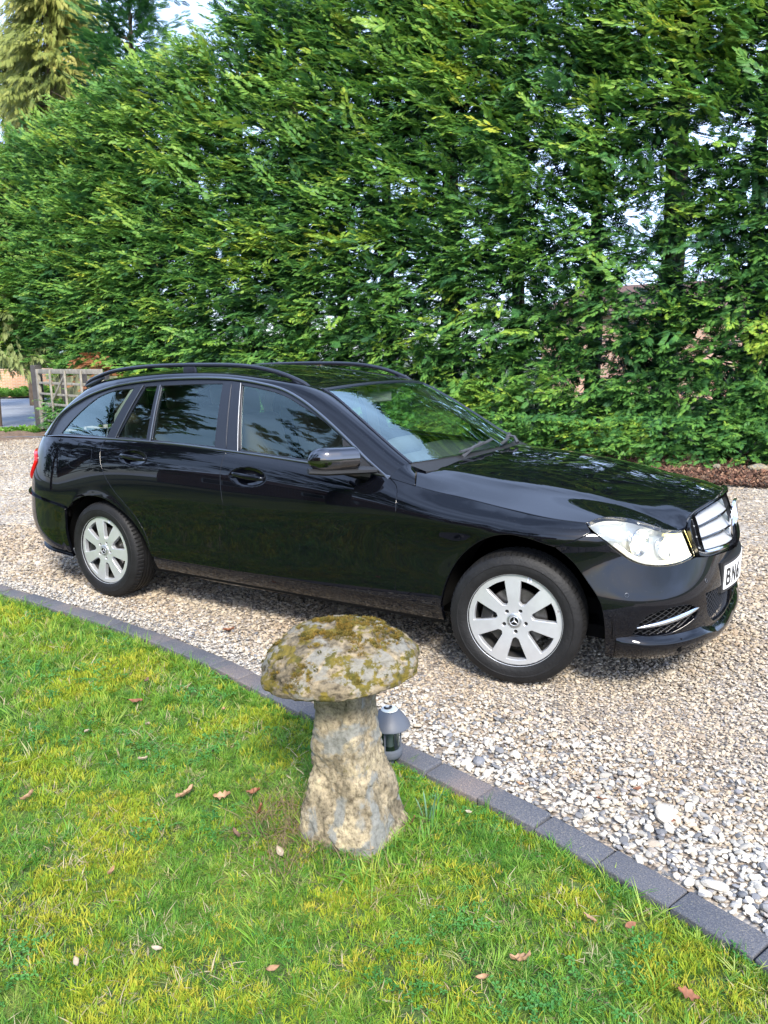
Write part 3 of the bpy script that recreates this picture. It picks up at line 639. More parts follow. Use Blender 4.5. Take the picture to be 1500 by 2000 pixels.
# door handles
for (hx, hz, a, bb_), door, dy in ((HANDLE[0], front_door, 0), (HANDLE[1], rear_door, 0)):
    for s in (0, 1):
        b = B(); V = []; n = 24
        for i in range(n+1):
            t = i/n; x = hx-.112+.224*t; lift = .024*math.sin(math.pi*t)**.35; zz = hz+.012-.016*t; y = -W(x, zz, False)
            hw_ = .011+.004*math.sin(math.pi*t); 
            for k in range(10):
                th = 2*math.pi*k/10; V.append((x, y+.006-lift+math.cos(th)*.007, zz+math.sin(th)*hw_))
        F = [(i*10+k, i*10+(k+1) % 10, i*10+10+(k+1) % 10, i*10+10+k) for i in range(n) for k in range(10)]+[tuple(range(10)), tuple(range(n*10+9, n*10-1, -1))]
        b.add(V, F)
        if s: b.V = [(x, -y, z) for x, y, z in b.V]
        b.obj('handle', 'paint', door[s], angle=60)
# roof rails
rail = [(-3.17, 1.345), (-3.13, 1.372), (-2.93, 1.431), (-2.647, 1.463), (-2.3, 1.474), (-2.07, 1.474), (-1.83, 1.469), (-1.655, 1.453), (-1.487, 1.418), (-1.34, 1.366), (-1.30, 1.345)]
for s in (-1, 1):
    b = B(); c = crom(rail, .03); b.tube([(x, s*.578, z-.008) for x, z in c], [.013*min(1, .5+i*.2, .5+(len(c)-1-i)*.2) for i in range(len(c))], 10, sx=1.25)
    for xa in (-2.20,): b.box((xa, s*.578, 1.436), (.10, .02, .05), bev=.004)
    for xa, xb in ((-3.16, -2.98), (-1.31, -1.44)):
        b.tube([(xa, s*.578, 1.335), ((xa+xb)/2, s*.578, 1.36), (xb, s*.578, 1.39)], [.012, .018, .008], 8)
    b.obj('roof_rail', 'satin_trim2', car) if False else b.obj('roof_rail', 'satin', car)
# door mirrors
for s, door in ((1, front_door[0]), (-1, front_door[1])):
    def sec(t, scale=1.0):   # loft from inboard to outboard
        cx = np.interp(t, [0, .5, 1], [-.800, -.865, -.950]); cy = np.interp(t, [0, .5, 1], [-.905, -.995, -1.092]); cz = 1.008
        hh = .063*(1-.80*max(0, t-.70)**1.6*3)*(1 if t > .1 else .86+1.4*t); dd = .052*(1-.6*max(0, t-.75)*2)
        return cx, cy, cz, hh, dd
    b = B(); V = []; n = 26; m_ = 22
    for i in range(n+1):
        t = i/n; cx, cy, cz, hh, dd = sec(t); e = math.sin(math.pi*min(.5, t*4+.18))*math.sqrt(max(.02, 1-max(0, (t-.80)/.2)**2.4))
        for k in range(m_):
            th = 2*math.pi*k/m_; c_, s_ = math.cos(th), math.sin(th); q = (abs(c_)**2.7+abs(s_)**2.7)**(-1/2.7)
            fx = c_*q*dd*(1.25 if c_ > 0 else .7)*e; V.append((cx+fx*.88, cy-fx*.30, cz+s_*q*hh*e*(1 if s_ > 0 else .78)+.004))
    F = [(i*m_+k, i*m_+(k+1) % m_, (i+1)*m_+(k+1) % m_, (i+1)*m_+k) for i in range(n) for k in range(m_)]+[tuple(range(m_)), tuple(range(n*m_+m_-1, n*m_-1, -1))]
    b.add(V, F); 
    if s < 0: b.V = [(x, -y, z) for x, y, z in b.V]
    cap_ = b.obj('door_mirror', 'mirror_cap', car, angle=50)
    b = B(); b.tube([(-.735, -.835, .952), (-.775, -.885, .955), (-.85, -.96, .957), (-.90, -1.03, .958), (-.955, -1.088, .962)], [.015, .020, .022, .021, .014], 10, sx=2.4, up=(0, 0, 1))
    if s < 0: b.V = [(x, -y, z) for x, y, z in b.V]
    b.obj('lower_cover', 'plastic', cap_)
    b = B(); b.tube([(-.79, -.825, .925), (-.82, -.87, .935), (-.86, -.91, .950)], [.034, .028, .024], 10, sx=1.3)
    if s < 0: b.V = [(x, -y, z) for x, y, z in b.V]
    b.obj('mirror_foot', 'gloss_black', cap_)
    b = B(); b.box((-.925, -1.0, 1.005), (.006, .15, .095), rot=Matrix.Rotation(.25, 3, 'Z'), bev=.003)
    if s < 0: b.V = [(x, -y, z) for x, y, z in b.V]
    b.obj('mirror_glass', 'chrome', cap_)
cap_.location = (-.08, -.02, -.045)
# wipers
for p0, p1, p2 in (((-.49, -.36, .945), .3, (.2, -.20)), ((-.42, .25, .965), .35, (.75, .45))):
    b = B(); q = [WS(t_, f_)+Vector((.012, 0, .018)) for t_, f_ in zip(np.linspace(.05, .42, 14), np.linspace(p2[1]-.34, p2[1]+.26, 14))]
    b.tube(q, .007, 6, sx=1.6); mid = q[7]; base = Vector(p0)+Vector((0, 0, .03))
    b.tube([base, base.lerp(mid, .5)+Vector((.01, 0, .02)), mid+Vector((.004, 0, .008))], [.012, .009, .007], 6)
    b.box(mid+Vector((.004, 0, .008)), (.02, .05, .018), bev=.003)
    b.obj('wiper', 'trim_grey', car)
# added dark shell keeping panel gaps dark and light-tight, arch liners, floor
V, F, idx = [], [], {}
us = list(np.arange(-4.0, .94, .04)); zs_ = list(np.linspace(.22, .90, 18))
def inarch(x, z): return any(math.hypot(x-a, z-c) < r for a, c, r in ((.045, .315, .42), (-2.76, .285, .41)))
for i in range(len(us)-1):
    for j in range(len(zs_)-1):
        u, z = us[i], zs_[j]
        if z > min(zB(min(u, .35)), .9)-.06 and u > -.7: continue
        if inarch(u+.02, z+.02) or u > .10: continue
        k = len(V); V += [L(*q)+Vector((0, .030, 0)) for q in ((u, z), (us[i+1], z), (us[i+1], zs_[j+1]), (u, zs_[j+1]))]; F.append((k, k+1, k+2, k+3))
b = B(); b.add(V, F); mirror_b(b); b.box((-1.45, 0, .25), (4.3, 1.30, .06)); b.box((.05, 0, .55), (.9, 1.1, .35)); b.box((-2.9, 0, .52), (.9, 1.15, .3))
b.box((.45, 0, .45), (.25, 1.2, .4))
b.obj('underbody_gap_shell', 'dark', car, smooth=False)
for cx, cz, r in ((.035, .305, .415), (-2.75, .275, .405)):
    for s in (-1, 1):
        b = B(); V = []
        for i in range(33):
            a = -.02+(math.pi+.04)*i/32
            for y in (-.835, -.80, -.66, -.55): V.append((cx+math.cos(a)*(r+(.012 if y < -.85 else .0)*0), y, cz+math.sin(a)*r))
        F = [(i*4+k, i*4+k+1, i*4+5+k, i*4+4+k) for i in range(32) for k in range(3)]; b.add(V, F)
        b.add([V[i*4+3] for i in range(33)], [tuple(range(33))])
        if s > 0: b.V = [(x, -y, z) for x, y, z in b.V]
        b.obj('arch_liner', 'dark', car)
# interior
b = B(); b.box((-.83, 0, .90), (.62, 1.36, .10), bev=.04); b.tube([(-.98, -.35, .96), (-.98, -.2, .985), (-.98, 0, .985)], .06, 12); b.box((-1.02, .0, .80), (.22, .38, .3), bev=.03); dash = b.obj('dashboard', 'dash', car)
b = B(); c = Vector((-1.16, -.36, .90)); q = Matrix.Rotation(R(-68), 3, 'Y')
b.tube([c+q @ Vector((math.cos(t)*.185, math.sin(t)*.185, 0)) for t in np.linspace(0, 2*math.pi, 41)], .015, 10, cap=False)
for a in (0, math.pi, -math.pi/2*1.0): b.tube([c, c+q @ Vector((math.sin(a)*.0+math.cos(a)*.18*(0 if abs(a+1.57) < .1 else 0)+(-.18 if abs(a+1.57) < .1 else 0), (.18 if a == 0 else (-.18 if a > 1 else 0)), 0))], .014, 6)
b.box(c, (.05, .13, .11), rot=q, bev=.02); b.obj('steering_wheel', 'leather', car)
def seat(name, x, y, wdt, rest=True):
    b = B(); b.box((x, y, .52), (.50, wdt, .16), bev=.05); o = b.obj(name, 'leather', car)
    b = B(); b.box((x-.30, y, .86), (.13, wdt, .64), rot=Matrix.Rotation(R(-18), 3, 'Y'), bev=.055); b.obj('backrest', 'leather', o)
    for yy in ((0,) if wdt < .6 else (-.45, 0, .45)):
        b = B(); b.box((x-.435, y+yy, 1.235), (.10, .26, .17), rot=Matrix.Rotation(R(-8), 3, 'Y'), bev=.045); b.tube([(x-.42, y+yy-.06, 1.08), (x-.43, y+yy-.06, 1.2)], .006, 6); b.tube([(x-.42, y+yy+.06, 1.08), (x-.43, y+yy+.06, 1.2)], .006, 6); b.obj('headrest', 'leather', o)
seat('seat', -1.55, -.36, .50); seat('seat', -1.55, .36, .50); seat('rear_seat', -2.45, 0, 1.25)
for s in (-1, 1):
    b = B(); b.tube([Vector((p.x-.02, s*(abs(p.y)-.055), p.z-.035)) for p in [P_(t, .7) for t in np.linspace(.2, 4.2, 16)]], .028, 8); b.obj('pillar_lining', 'beige', car)
    for x0, x1, z1 in ((-1.72, -1.80, 1.35), (-2.68, -2.56, 1.35)):
        b = B(); b.tube([(x0, s*.765, .95), (x0-.01, s*.72, 1.15), (x1, s*.655, z1)], [.05, .045, .04], 8, sx=.5); b.obj('pillar_lining', 'beige', car)
V, F = [], []
ts = np.linspace(4.3, 11.4, 24); fs = np.linspace(-.95, .95, 11)
for t in ts:
    for f in fs: V.append(Roof(t, f)-Vector((0, 0, .035)))
F = [(i*11+k, i*11+k+1, i*11+12+k, i*11+11+k) for i in range(23) for k in range(10)]; b = B(); b.add(V, F); b.obj('headlining', 'beige', car)
b = B(); b.box((-1.225, 0.02, 1.262), (.022, .20, .062), rot=Matrix.Rotation(R(-12), 3, 'Z'), bev=.012); b.tube([(-1.22, 0, 1.29), (-1.235, 0, 1.345)], .01, 6); b.obj('rear_view_mirror', 'mirror', car)
for s in (-1, 1):
    b = B(); b.box((-1.30, s*.30, 1.322), (.15, .36, .016), rot=Matrix.Rotation(R(-12), 3, 'Y'), bev=.006); b.obj('sun_visor', 'beige', car)
# wheels
RR = .2205
def dish(r): return .003-.004*math.sin(min(1, max(0, (r-.03)/.17))*math.pi)+(.004 if r > .205 else 0)
def wheel(x, side, phase, steer):
    root_o = empty('wheel_tmp'); bpy.data.objects.remove(root_o)
    yo = -.090        # outer face in wheel coordinates
    b = B(); b.lathe([(.196, -.085), (.190, -.06), (.185, .0), (.192, .06), (.205, .095)], 64, 'y'); b.lathe([(.0001, -.03), (.11, -.03), (.112, -.01), (.0001, -.005)], 40, 'y')
    wb_ = b.obj('wheel', 'alloy_in', car, angle=50)
    wb_.location = (x, side*.775, .3115); wb_.rotation_euler = (0, 0, steer if side < 0 else steer)
    if side > 0: wb_.scale = (1, -1, 1)
    b = B(); b.lathe([(.0001, -.030), (.140, -.030), (.142, -.034), (.142, -.044), (.140, -.048), (.075, -.048), (.072, -.058), (.0001, -.058)], 56, 'y'); b.obj('brake_disc', 'disc', wb_)
    b = B(); b.box((-.125, -.046, .03), (.06, .055, .13), rot=Matrix.Rotation(.2, 3, 'Y'), bev=.012); b.obj('brake_caliper', 'hardware', wb_)
    # face with seven windows
    circ = np.array([(math.cos(a)*.2175, math.sin(a)*.2175) for a in np.linspace(0, 2*math.pi, 120, endpoint=False)])
    holes = []
    for k in range(7):
        a0, a1 = phase+k*2*math.pi/7, phase+(k+1)*2*math.pi/7; am = (a0+a1)/2
        def e(r, s_): hw_ = .0205+(.0350-.0205)*(r-.07)/.12; aa = (a0 if s_ > 0 else a1)+s_*math.asin(hw_/r); return (math.cos(aa)*r, math.sin(aa)*r)
        arc = [(math.cos(t)*.1915, math.sin(t)*.1915) for t in np.linspace(a0+math.asin(.0350/.1915), a1-math.asin(.0350/.1915), 9)]
        ri = .082; s0, s1 = e(ri+.006, 1), e(ri+.006, -1); inn = (math.cos(am)*(ri-.005), math.sin(am)*(ri-.005))
        holes.append(outline([[s0, e(.13, 1), e(.185, 1)], [e(.185, 1), arc[0]], arc, [arc[-1], e(.185, -1)], [e(.185, -1), e(.13, -1), s1], [s1, inn, s0]], .008))
    for k in range(5):
        a = phase+math.pi+k*2*math.pi/5+.05; cx, cz = math.cos(a)*.0525, math.sin(a)*.0525
        holes.append(np.array([(cx+math.cos(t)*.0115, cz+math.sin(t)*.0115) for t in np.linspace(0, 2*math.pi, 20, endpoint=False)]))
    def S(a, c): 
        r = math.hypot(a, c); return Vector((a, yo-dish(r)*-1-.0, c))
    V, F, N = patch(S, circ, holes, h=.011, gap=.0, lip=.026, rnd=.003, eye=(0, -3, 0))
    mesh('rim', V, F, 'alloy', wb_, N=N)
    b = B(); b.lathe([(.2150, yo+.004), (.2175, yo-.0035), (.2215, yo-.005), (.2235, yo-.001), (.2230, yo+.006), (.2120, yo+.012), (.2080, yo+.02)], 96, 'y'); b.obj('rim_edge', 'alloy', wb_, angle=50)
    for k in range(5):
        a = phase+math.pi+k*2*math.pi/5+.05; cx, cz = math.cos(a)*.0525, math.sin(a)*.0525
        b = B(); b.lathe([(.0001, yo+.010), (.006, yo+.009), (.0085, yo+.011), (.0088, yo+.03)], 6, 'y', c=(cx, 0, cz)); b.obj('wheel_bolt', 'hardware', wb_, smooth=False)
    b = B(); b.lathe([(.0001, yo-.004), (.030, yo-.004), (.0345, yo-.001), (.0345, yo+.012)], 40, 'y'); cc = b.obj('centre_cap', 'silver', wb_, angle=40)
    b = B(); b.lathe([(.0001, yo-.0055), (.0225, yo-.0055), (.0235, yo-.003)], 36, 'y')
    for k in range(26):
        a = k*2*math.pi/26; b.box((math.cos(a)*.0285, yo-.0045, math.sin(a)*.0285), (.0032, .001, .0016), rot=Matrix.Rotation(-a, 3, 'Y'))
    b.obj('cap_emblem_ground', 'gloss_black', wb_, smooth=False)
    st_ = star(.021, (0, yo-.0075, 0), 0, 'cap_star', wb_, 'alloy', th=.002)
    # tyre
    prof = [(.212, -.080), (.217, -.0925), (.224, -.0985), (.236, -.1035), (.250, -.1055), (.262, -.1045), (.264, -.1055), (.2665, -.1055), (.268, -.103), (.282, -.0985), (.294, -.092), (.3015, -.085), (.3065, -.076), (.3095, -.066)]
    tread = []
    for y in (-.040, -.014, .014, .040): tread += [(.3125, y-.0045), (.3055, y-.0035), (.3055, y+.0035), (.3125, y+.0045)]
    full_p = prof+[(.3115, -.058)]+tread+[(.3115, .058)]+[(r, -y) for r, y in prof[::-1]]+[(.205, .06), (.205, -.06)]
    b = B(); b.lathe(full_p, 288, 'y', close=True)
    for i_ in range(len(b.V)):      # cut lateral grooves into the shoulders
        v = b.V[i_]; r_ = math.hypot(v[0], v[2]); col_ = (i_ % 288)
        if r_ > .3045 and abs(v[1]) > .05 and (col_+(2 if v[1] > 0 else 0)) % 4 == 0: k_ = (r_-.006)/r_; b.V[i_] = Vector((v[0]*k_, v[1], v[2]*k_))
    b.obj('tyre', 'tyre', wb_, angle=28)
    b = B(); a = phase-2.3; b.tube([(math.cos(a)*.178, yo+.03, math.sin(a)*.178), (math.cos(a)*.170, yo-.0, math.sin(a)*.170)], .004, 8); b.obj('valve', 'hardware', wb_)
    return wb_
wheel(0, -1, R(94), R(9.9)); wheel(-2.76, -1, R(99), 0); wheel(0, 1, R(60), R(9.9)); wheel(-2.76, 1, R(40), 0)
# ================================================================== ENVIRONMENT
_hidden = bpy.data.collections.new('scatter_sources')
def src_col(name, meshes, m):
    c = bpy.data.collections.new(name)
    for me in meshes:
        me.materials.append(m); o = bpy.data.objects.new(me.name, me); c.objects.link(o)
    return c
def npmesh(name, V, F):
    me = bpy.data.meshes.new(name); me.from_pydata([tuple(v) for v in V], [], [tuple(f) for f in F]); me.polygons.foreach_set('use_smooth', np.zeros(len(F), dtype=bool)); me.update(); return me
def scatter(name, P, rot, scl, col, kind='stuff', parent=None, idx=None):
    me = bpy.data.meshes.new(name); P = np.asarray(P, dtype=np.float32); me.vertices.add(len(P)); me.vertices.foreach_set('co', P.ravel())
    a = me.attributes.new('rot', 'FLOAT_VECTOR', 'POINT'); a.data.foreach_set('vector', np.asarray(rot, dtype=np.float32).ravel())
    a = me.attributes.new('scl', 'FLOAT_VECTOR', 'POINT'); s = np.asarray(scl, dtype=np.float32); s = np.repeat(s[:, None], 3, 1) if s.ndim == 1 else s; a.data.foreach_set('vector', s.ravel())
    o = link(name, me, None, parent)
    if kind: o['kind'] = kind
    ng = bpy.data.node_groups.new(name, 'GeometryNodeTree')
    ng.interface.new_socket('Geometry', in_out='INPUT', socket_type='NodeSocketGeometry'); ng.interface.new_socket('Geometry', in_out='OUTPUT', socket_type='NodeSocketGeometry')
    n = ng.nodes; i = n.new('NodeGroupInput'); u = n.new('NodeGroupOutput'); ip = n.new('GeometryNodeInstanceOnPoints'); ci = n.new('GeometryNodeCollectionInfo')
    ci.inputs[0].default_value = col; ci.inputs[1].default_value = True; ci.inputs[2].default_value = True; ip.inputs['Pick Instance'].default_value = True
    def attr(nm, tp):
        q = n.new('GeometryNodeInputNamedAttribute'); q.data_type = tp; q.inputs[0].default_value = nm; return q
    r, s_ = attr('rot', 'FLOAT_VECTOR'), attr('scl', 'FLOAT_VECTOR'); e2r = n.new('FunctionNodeEulerToRotation')
    L_ = ng.links; L_.new(i.outputs[0], ip.inputs['Points']); L_.new(ci.outputs[0], ip.inputs['Instance'])
    L_.new([x for x in r.outputs if x.enabled][0], e2r.inputs[0]); L_.new(e2r.outputs[0], ip.inputs['Rotation']); L_.new([x for x in s_.outputs if x.enabled][0], ip.inputs['Scale'])
    if idx is not None:
        a = me.attributes.new('pick', 'INT', 'POINT'); a.data.foreach_set('value', np.asarray(idx, dtype=np.int32)); q = attr('pick', 'INT'); L_.new([x for x in q.outputs if x.enabled][0], ip.inputs['Instance Index'])
    L_.new(ip.outputs[0], u.inputs[0]); md = o.modifiers.new('scatter', 'NODES'); md.node_group = ng
    return o
def nz(x, y, z=0, s=1): return noise.noise(Vector((x*s, y*s, z*s)))
# kerb centre line (gravel side edge)
KG = [(-9.5, -.62), (-6.0, -.86), (-4.3, -1.0), (-3.643, -1.046), (-2.506, -1.118), (-1.819, -1.200), (-1.20, -1.33), (-.694, -1.470), (-.031, -1.625), (.349, -1.720), (.715, -1.832), (.972, -1.925), (1.169, -2.005), (1.9, -2.34), (3.0, -2.95), (5, -4.3)]
_kx = [k[0] for k in KG]; _ky = [k[1] for k in KG]; kerb_y = nspl(_kx, _ky)
KX = np.linspace(-9.5, 5, 600); KY = np.array([kerb_y(x) for x in KX])
def ky(x): return np.interp(x, KX, KY)
# ---------- materials for ground
def nodes(name):
    m, t, p = newmat(name); return m, t, t.nodes, t.links, p
def ramp(N, pts, interp='LINEAR'):
    cr = N.new('ShaderNodeValToRGB'); cr.color_ramp.interpolation = interp
    while len(cr.color_ramp.elements) < len(pts): cr.color_ramp.elements.new(.5)
    for e, (pos, c) in zip(cr.color_ramp.elements, pts): e.position = pos; e.color = (*c, 1)
    return cr
def noisen(N, Lk, vec, scale, detail=4, rough=.55):
    n = N.new('ShaderNodeTexNoise'); n.inputs['Scale'].default_value = scale; n.inputs['Detail'].default_value = detail; n.inputs['Roughness'].default_value = rough
    if vec is not None: Lk.new(vec, n.inputs['Vector'])
    return n
def mixc(N, Lk, fac, a, b, mode='MIX'):
    m = N.new('ShaderNodeMix'); m.data_type = 'RGBA'; m.blend_type = mode
    for s, v in ((0, fac), (6, a), (7, b)):
        if hasattr(v, 'links'): Lk.new(v, m.inputs[s])
        elif isinstance(v, (int, float)): m.inputs[s].default_value = v
        else: m.inputs[s].default_value = (*v, 1)
    return m.outputs[2]
m, t, N, Lk, p = nodes('gravel_bed'); tc = N.new('ShaderNodeTexCoord'); g_ = tc.outputs['Object']
vo = N.new('ShaderNodeTexVoronoi'); vo.inputs['Scale'].default_value = 75; Lk.new(g_, vo.inputs['Vector'])
cr = ramp(N, [(0, (.12, .10, .085)), (.25, (.30, .255, .205)), (.55, (.42, .37, .30)), (.8, (.55, .51, .45)), (1, (.20, .20, .205))]); 
sp = N.new('ShaderNodeSeparateColor'); Lk.new(vo.outputs['Color'], sp.inputs[0]); Lk.new(sp.outputs[0], cr.inputs[0])
n1 = noisen(N, Lk, g_, .9, 5); c1 = ramp(N, [(.35, (.62, .56, .50)), (.6, (1, 1, 1))]); Lk.new(n1.outputs[0], c1.inputs[0])
Lk.new(mixc(N, Lk, .8, cr.outputs[0], c1.outputs[0], 'MULTIPLY'), p.inputs['Base Color']); p.inputs['Roughness'].default_value = .9
bp = N.new('ShaderNodeBump'); bp.inputs['Strength'].default_value = .9; bp.inputs['Distance'].default_value = .01; bp.invert = True; Lk.new(vo.outputs['Distance'], bp.inputs['Height']); Lk.new(bp.outputs[0], p.inputs['Normal'])
M['gravel_bed'] = m
def stone_mat(name, pts, warm=(.78, .66, .52), k=.55):
    m, t, N, Lk, p = nodes(name); oi = N.new('ShaderNodeObjectInfo'); cr = ramp(N, pts); Lk.new(oi.outputs['Random'], cr.inputs[0])
    tc = N.new('ShaderNodeTexCoord'); n = noisen(N, Lk, tc.outputs['Object'], 60, 3); c2 = ramp(N, [(.3, (.75, .75, .75)), (.7, (1.1, 1.1, 1.1))]); Lk.new(n.outputs[0], c2.inputs[0])
    base = mixc(N, Lk, 1.0, cr.outputs[0], c2.outputs[0], 'MULTIPLY')
    n2 = noisen(N, Lk, oi.outputs['Location'], 1.1, 4); c3 = ramp(N, [(.42, warm), (.62, (1, 1, 1))]); Lk.new(n2.outputs[0], c3.inputs[0])
    Lk.new(mixc(N, Lk, k, base, c3.outputs[0], 'MULTIPLY'), p.inputs['Base Color']); p.inputs['Roughness'].default_value = .8; return m
M['stone_white'] = stone_mat('stone_white', [(0, (.10, .105, .115)), (.13, (.20, .205, .22)), (.24, (.34, .325, .29)), (.5, (.46, .435, .385)), (.8, (.58, .55, .49)), (.93, (.42, .35, .26)), (1, (.24, .24, .26))], (.84, .79, .71), .6)
M['stone_tan'] = stone_mat('stone_tan', [(0, (.10, .09, .08)), (.12, (.21, .185, .16)), (.3, (.35, .285, .21)), (.6, (.44, .385, .29)), (.85, (.56, .50, .41)), (1, (.26, .25, .25))])
def pebble(seed, sub=1, flat=.62):
    bm = bmesh.new(); bmesh.ops.create_icosphere(bm, subdivisions=sub+1 if sub > 1 else 2, radius=.5); r_ = random.Random(seed); off = Vector((r_.random()*50, r_.random()*50, 0))
    pl = [(Vector((r_.gauss(0, 1), r_.gauss(0, 1), r_.gauss(0, 1))).normalized(), r_.uniform(.30, .44)) for _ in range(6)]
    for v in bm.verts:
        v.co *= 1+.28*noise.noise(v.co*2+off)
        for n_, d_ in pl:
            q = v.co.dot(n_)
            if q > d_: v.co -= n_*(q-d_)*.85
        v.co.z *= flat; v.co.x *= 1.12
    V = [v.co.copy() for v in bm.verts]; bm.verts.index_update(); F = [[v.index for v in f.verts] for f in bm.faces]; bm.free(); return npmesh('pebble', V, F)
def lowpebble(seed):
    bm = bmesh.new(); bmesh.ops.create_icosphere(bm, subdivisions=1, radius=.5); r_ = random.Random(seed)
    for v in bm.verts: v.co *= r_.uniform(.75, 1.15); v.co.z *= .6
    V = [v.co.copy() for v in bm.verts]; bm.verts.index_update(); F = [[v.index for v in f.verts] for f in bm.faces]; bm.free(); return npmesh('pebble', V, F)
pw = src_col('pebbles_white', [pebble(i) for i in range(8)], M['stone_white']); pt = src_col('pebbles_tan', [pebble(20+i) for i in range(6)]+[lowpebble(i) for i in range(2)], M['stone_tan'])
# ---------- base ground, drive, lawn
b = B(); b.add([(-700, -700, -.12), (700, -700, -.12), (700, 900, -.12), (-700, 900, -.12)], [(0, 1, 2, 3)])
M['soil'] = mat('soil', (.06, .075, .03), .95, bump=.6, bscale=8, var=.4, vscale=.6)
tag(b.obj('ground', 'soil', smooth=False), kind='structure')
def grid_mesh(name, poly_in, x0, x1, y0, y1, h, zf, m):
    nx, ny = int((x1-x0)/h)+1, int((y1-y0)/h)+1; X = np.linspace(x0, x1, nx); Y = np.linspace(y0, y1, ny)
    V = [(x, y, zf(x, y)) for x in X for y in Y]; F = []
    for i in range(nx-1):
        for j in range(ny-1):
            if poly_in((X[i]+X[i+1])/2, (Y[j]+Y[j+1])/2): F.append((i*ny+j, (i+1)*ny+j, (i+1)*ny+j+1, i*ny+j+1))
    return mesh(name, V, F, m)
# drive: strip of quads from the kerb to the hedge bed
V = []; xs = list(np.linspace(-9.5, 5, 120))
for x in xs:
    for k in range(30):
        f = (k/29)**1.5; y = ky(x)+(6.9-ky(x))*f; V.append((x, y, -.008+.006*nz(x, y, 0, 1.7)))
F = [(i*30+k, (i+1)*30+k, (i+1)*30+k+1, i*30+k+1) for i in range(119) for k in range(29)]
n0 = len(V); V += [(-9.5, -.62, -.01), (-13.6, 4.6, -.01), (-14.2, 5.9, -.01), (-14.1, 6.9, -.01), (-9.5, 6.9, -.01)]; F.append((n0, n0+4, n0+3, n0+2, n0+1))
n0 = len(V); V += [(-9.5, -.62, -.012), (-13.6, 4.6, -.012), (-16, 4.2, -.012), (-16, -.4, -.012)]; F.append((n0, n0+1, n0+2, n0+3))
n0 = len(V); V += [(5, -4.3, -.01), (14, -4.3, -.01), (14, 6.9, -.01), (5, 6.9, -.01)]; F.append((n0, n0+1, n0+2, n0+3))
drive = mesh('gravel_drive', V, F, 'gravel_bed'); tag(drive, kind='structure')
# scattered stones : coarse white band beside the kerb, finer tan stones elsewhere
def pts_in(n, x0, x1, y0, y1, f):
    X = RNG.uniform(x0, x1, n); Y = RNG.uniform(y0, y1, n); k = f(X, Y); return X[k], Y[k]
def band(x): return np.interp(x, [-6, -4, -2.3, -1.2, -.2, .5, 1.1, 2.5], [.22, .27, .24, .30, .46, .52, .62, .8])   # width of the white band
X, Y = pts_in(120000, -5.2, 2.4, -2.9, .2, lambda X, Y: (Y > ky(X)+.004) & (Y < ky(X)+band(X)*RNG.uniform(.3, 1.35, len(X))) & (RNG.uniform(0, 1, len(X)) < np.clip(1.25-.0*X, 0, 1)))
near = np.clip((X+1.5)/3.0, 0, 1)
sz = RNG.lognormal(0, .30, len(X))*(.0108+.0062*near); keep = RNG.uniform(0, 1, len(X)) < np.interp(near, [0, 1], [1, .72]); X, Y, sz = X[keep], Y[keep], sz[keep]
big = RNG.uniform(0, 1, len(X)) < .012*(1+near[keep]*1.5); sz[big] *= 1.9
Z = -.004+RNG.uniform(0, 1, len(X))*.010+sz*.1
n_ = len(X); sc3 = np.c_[sz*RNG.uniform(.85, 1.3, n_), sz*RNG.uniform(.75, 1.1, n_), sz*RNG.uniform(.7, 1.15, n_)]
scatter('white_gravel', np.c_[X, Y, Z], np.c_[RNG.uniform(-.5, .5, n_), RNG.uniform(-.5, .5, n_), RNG.uniform(0, 6.28, n_)], sc3, pw)
X, Y = pts_in(260000, -5.5, 3.2, -2.4, 2.6, lambda X, Y: (Y > ky(X)+band(X)*.45) & ((Y < .3) | (X > .3)))
d = np.hypot(X-1.2, Y+4); keep = RNG.uniform(0, 1, len(X)) < np.clip(3.2/d, .25, 1)**1.2; X, Y, d = X[keep], Y[keep], d[keep]
sz = RNG.lognormal(0, .30, len(X))*.0115*np.clip(d/3.3, 1, 1.9); Z = -.004+RNG.uniform(0, 1, len(X))*.005; n_ = len(X)
sc3 = np.c_[sz*RNG.uniform(.85, 1.3, n_), sz*RNG.uniform(.75, 1.1, n_), sz*RNG.uniform(.6, 1.0, n_)]
scatter('tan_gravel', np.c_[X, Y, Z], np.c_[RNG.uniform(-.5, .5, n_), RNG.uniform(-.5, .5, n_), RNG.uniform(0, 6.28, n_)], sc3, pt)
X, Y = pts_in(90000, -13.5, 3.2, -1.2, 6.0, lambda X, Y: (Y > ky(np.maximum(X, -9.5))+.1) & ((X < -5.2) | (Y > 2.4) | ((Y > .9) & (X < -3.8))) & (Y > 4.6-(X+13.6)*1.3))
sz = RNG.lognormal(0, .3, len(X))*.024; n_ = len(X)
scatter('far_gravel', np.c_[X, Y, np.full(n_, -.006)], np.c_[RNG.uniform(-.4, .4, n_), RNG.uniform(-.4, .4, n_), RNG.uniform(0, 6.28, n_)], np.c_[sz, sz*.85, sz*.55], pt)
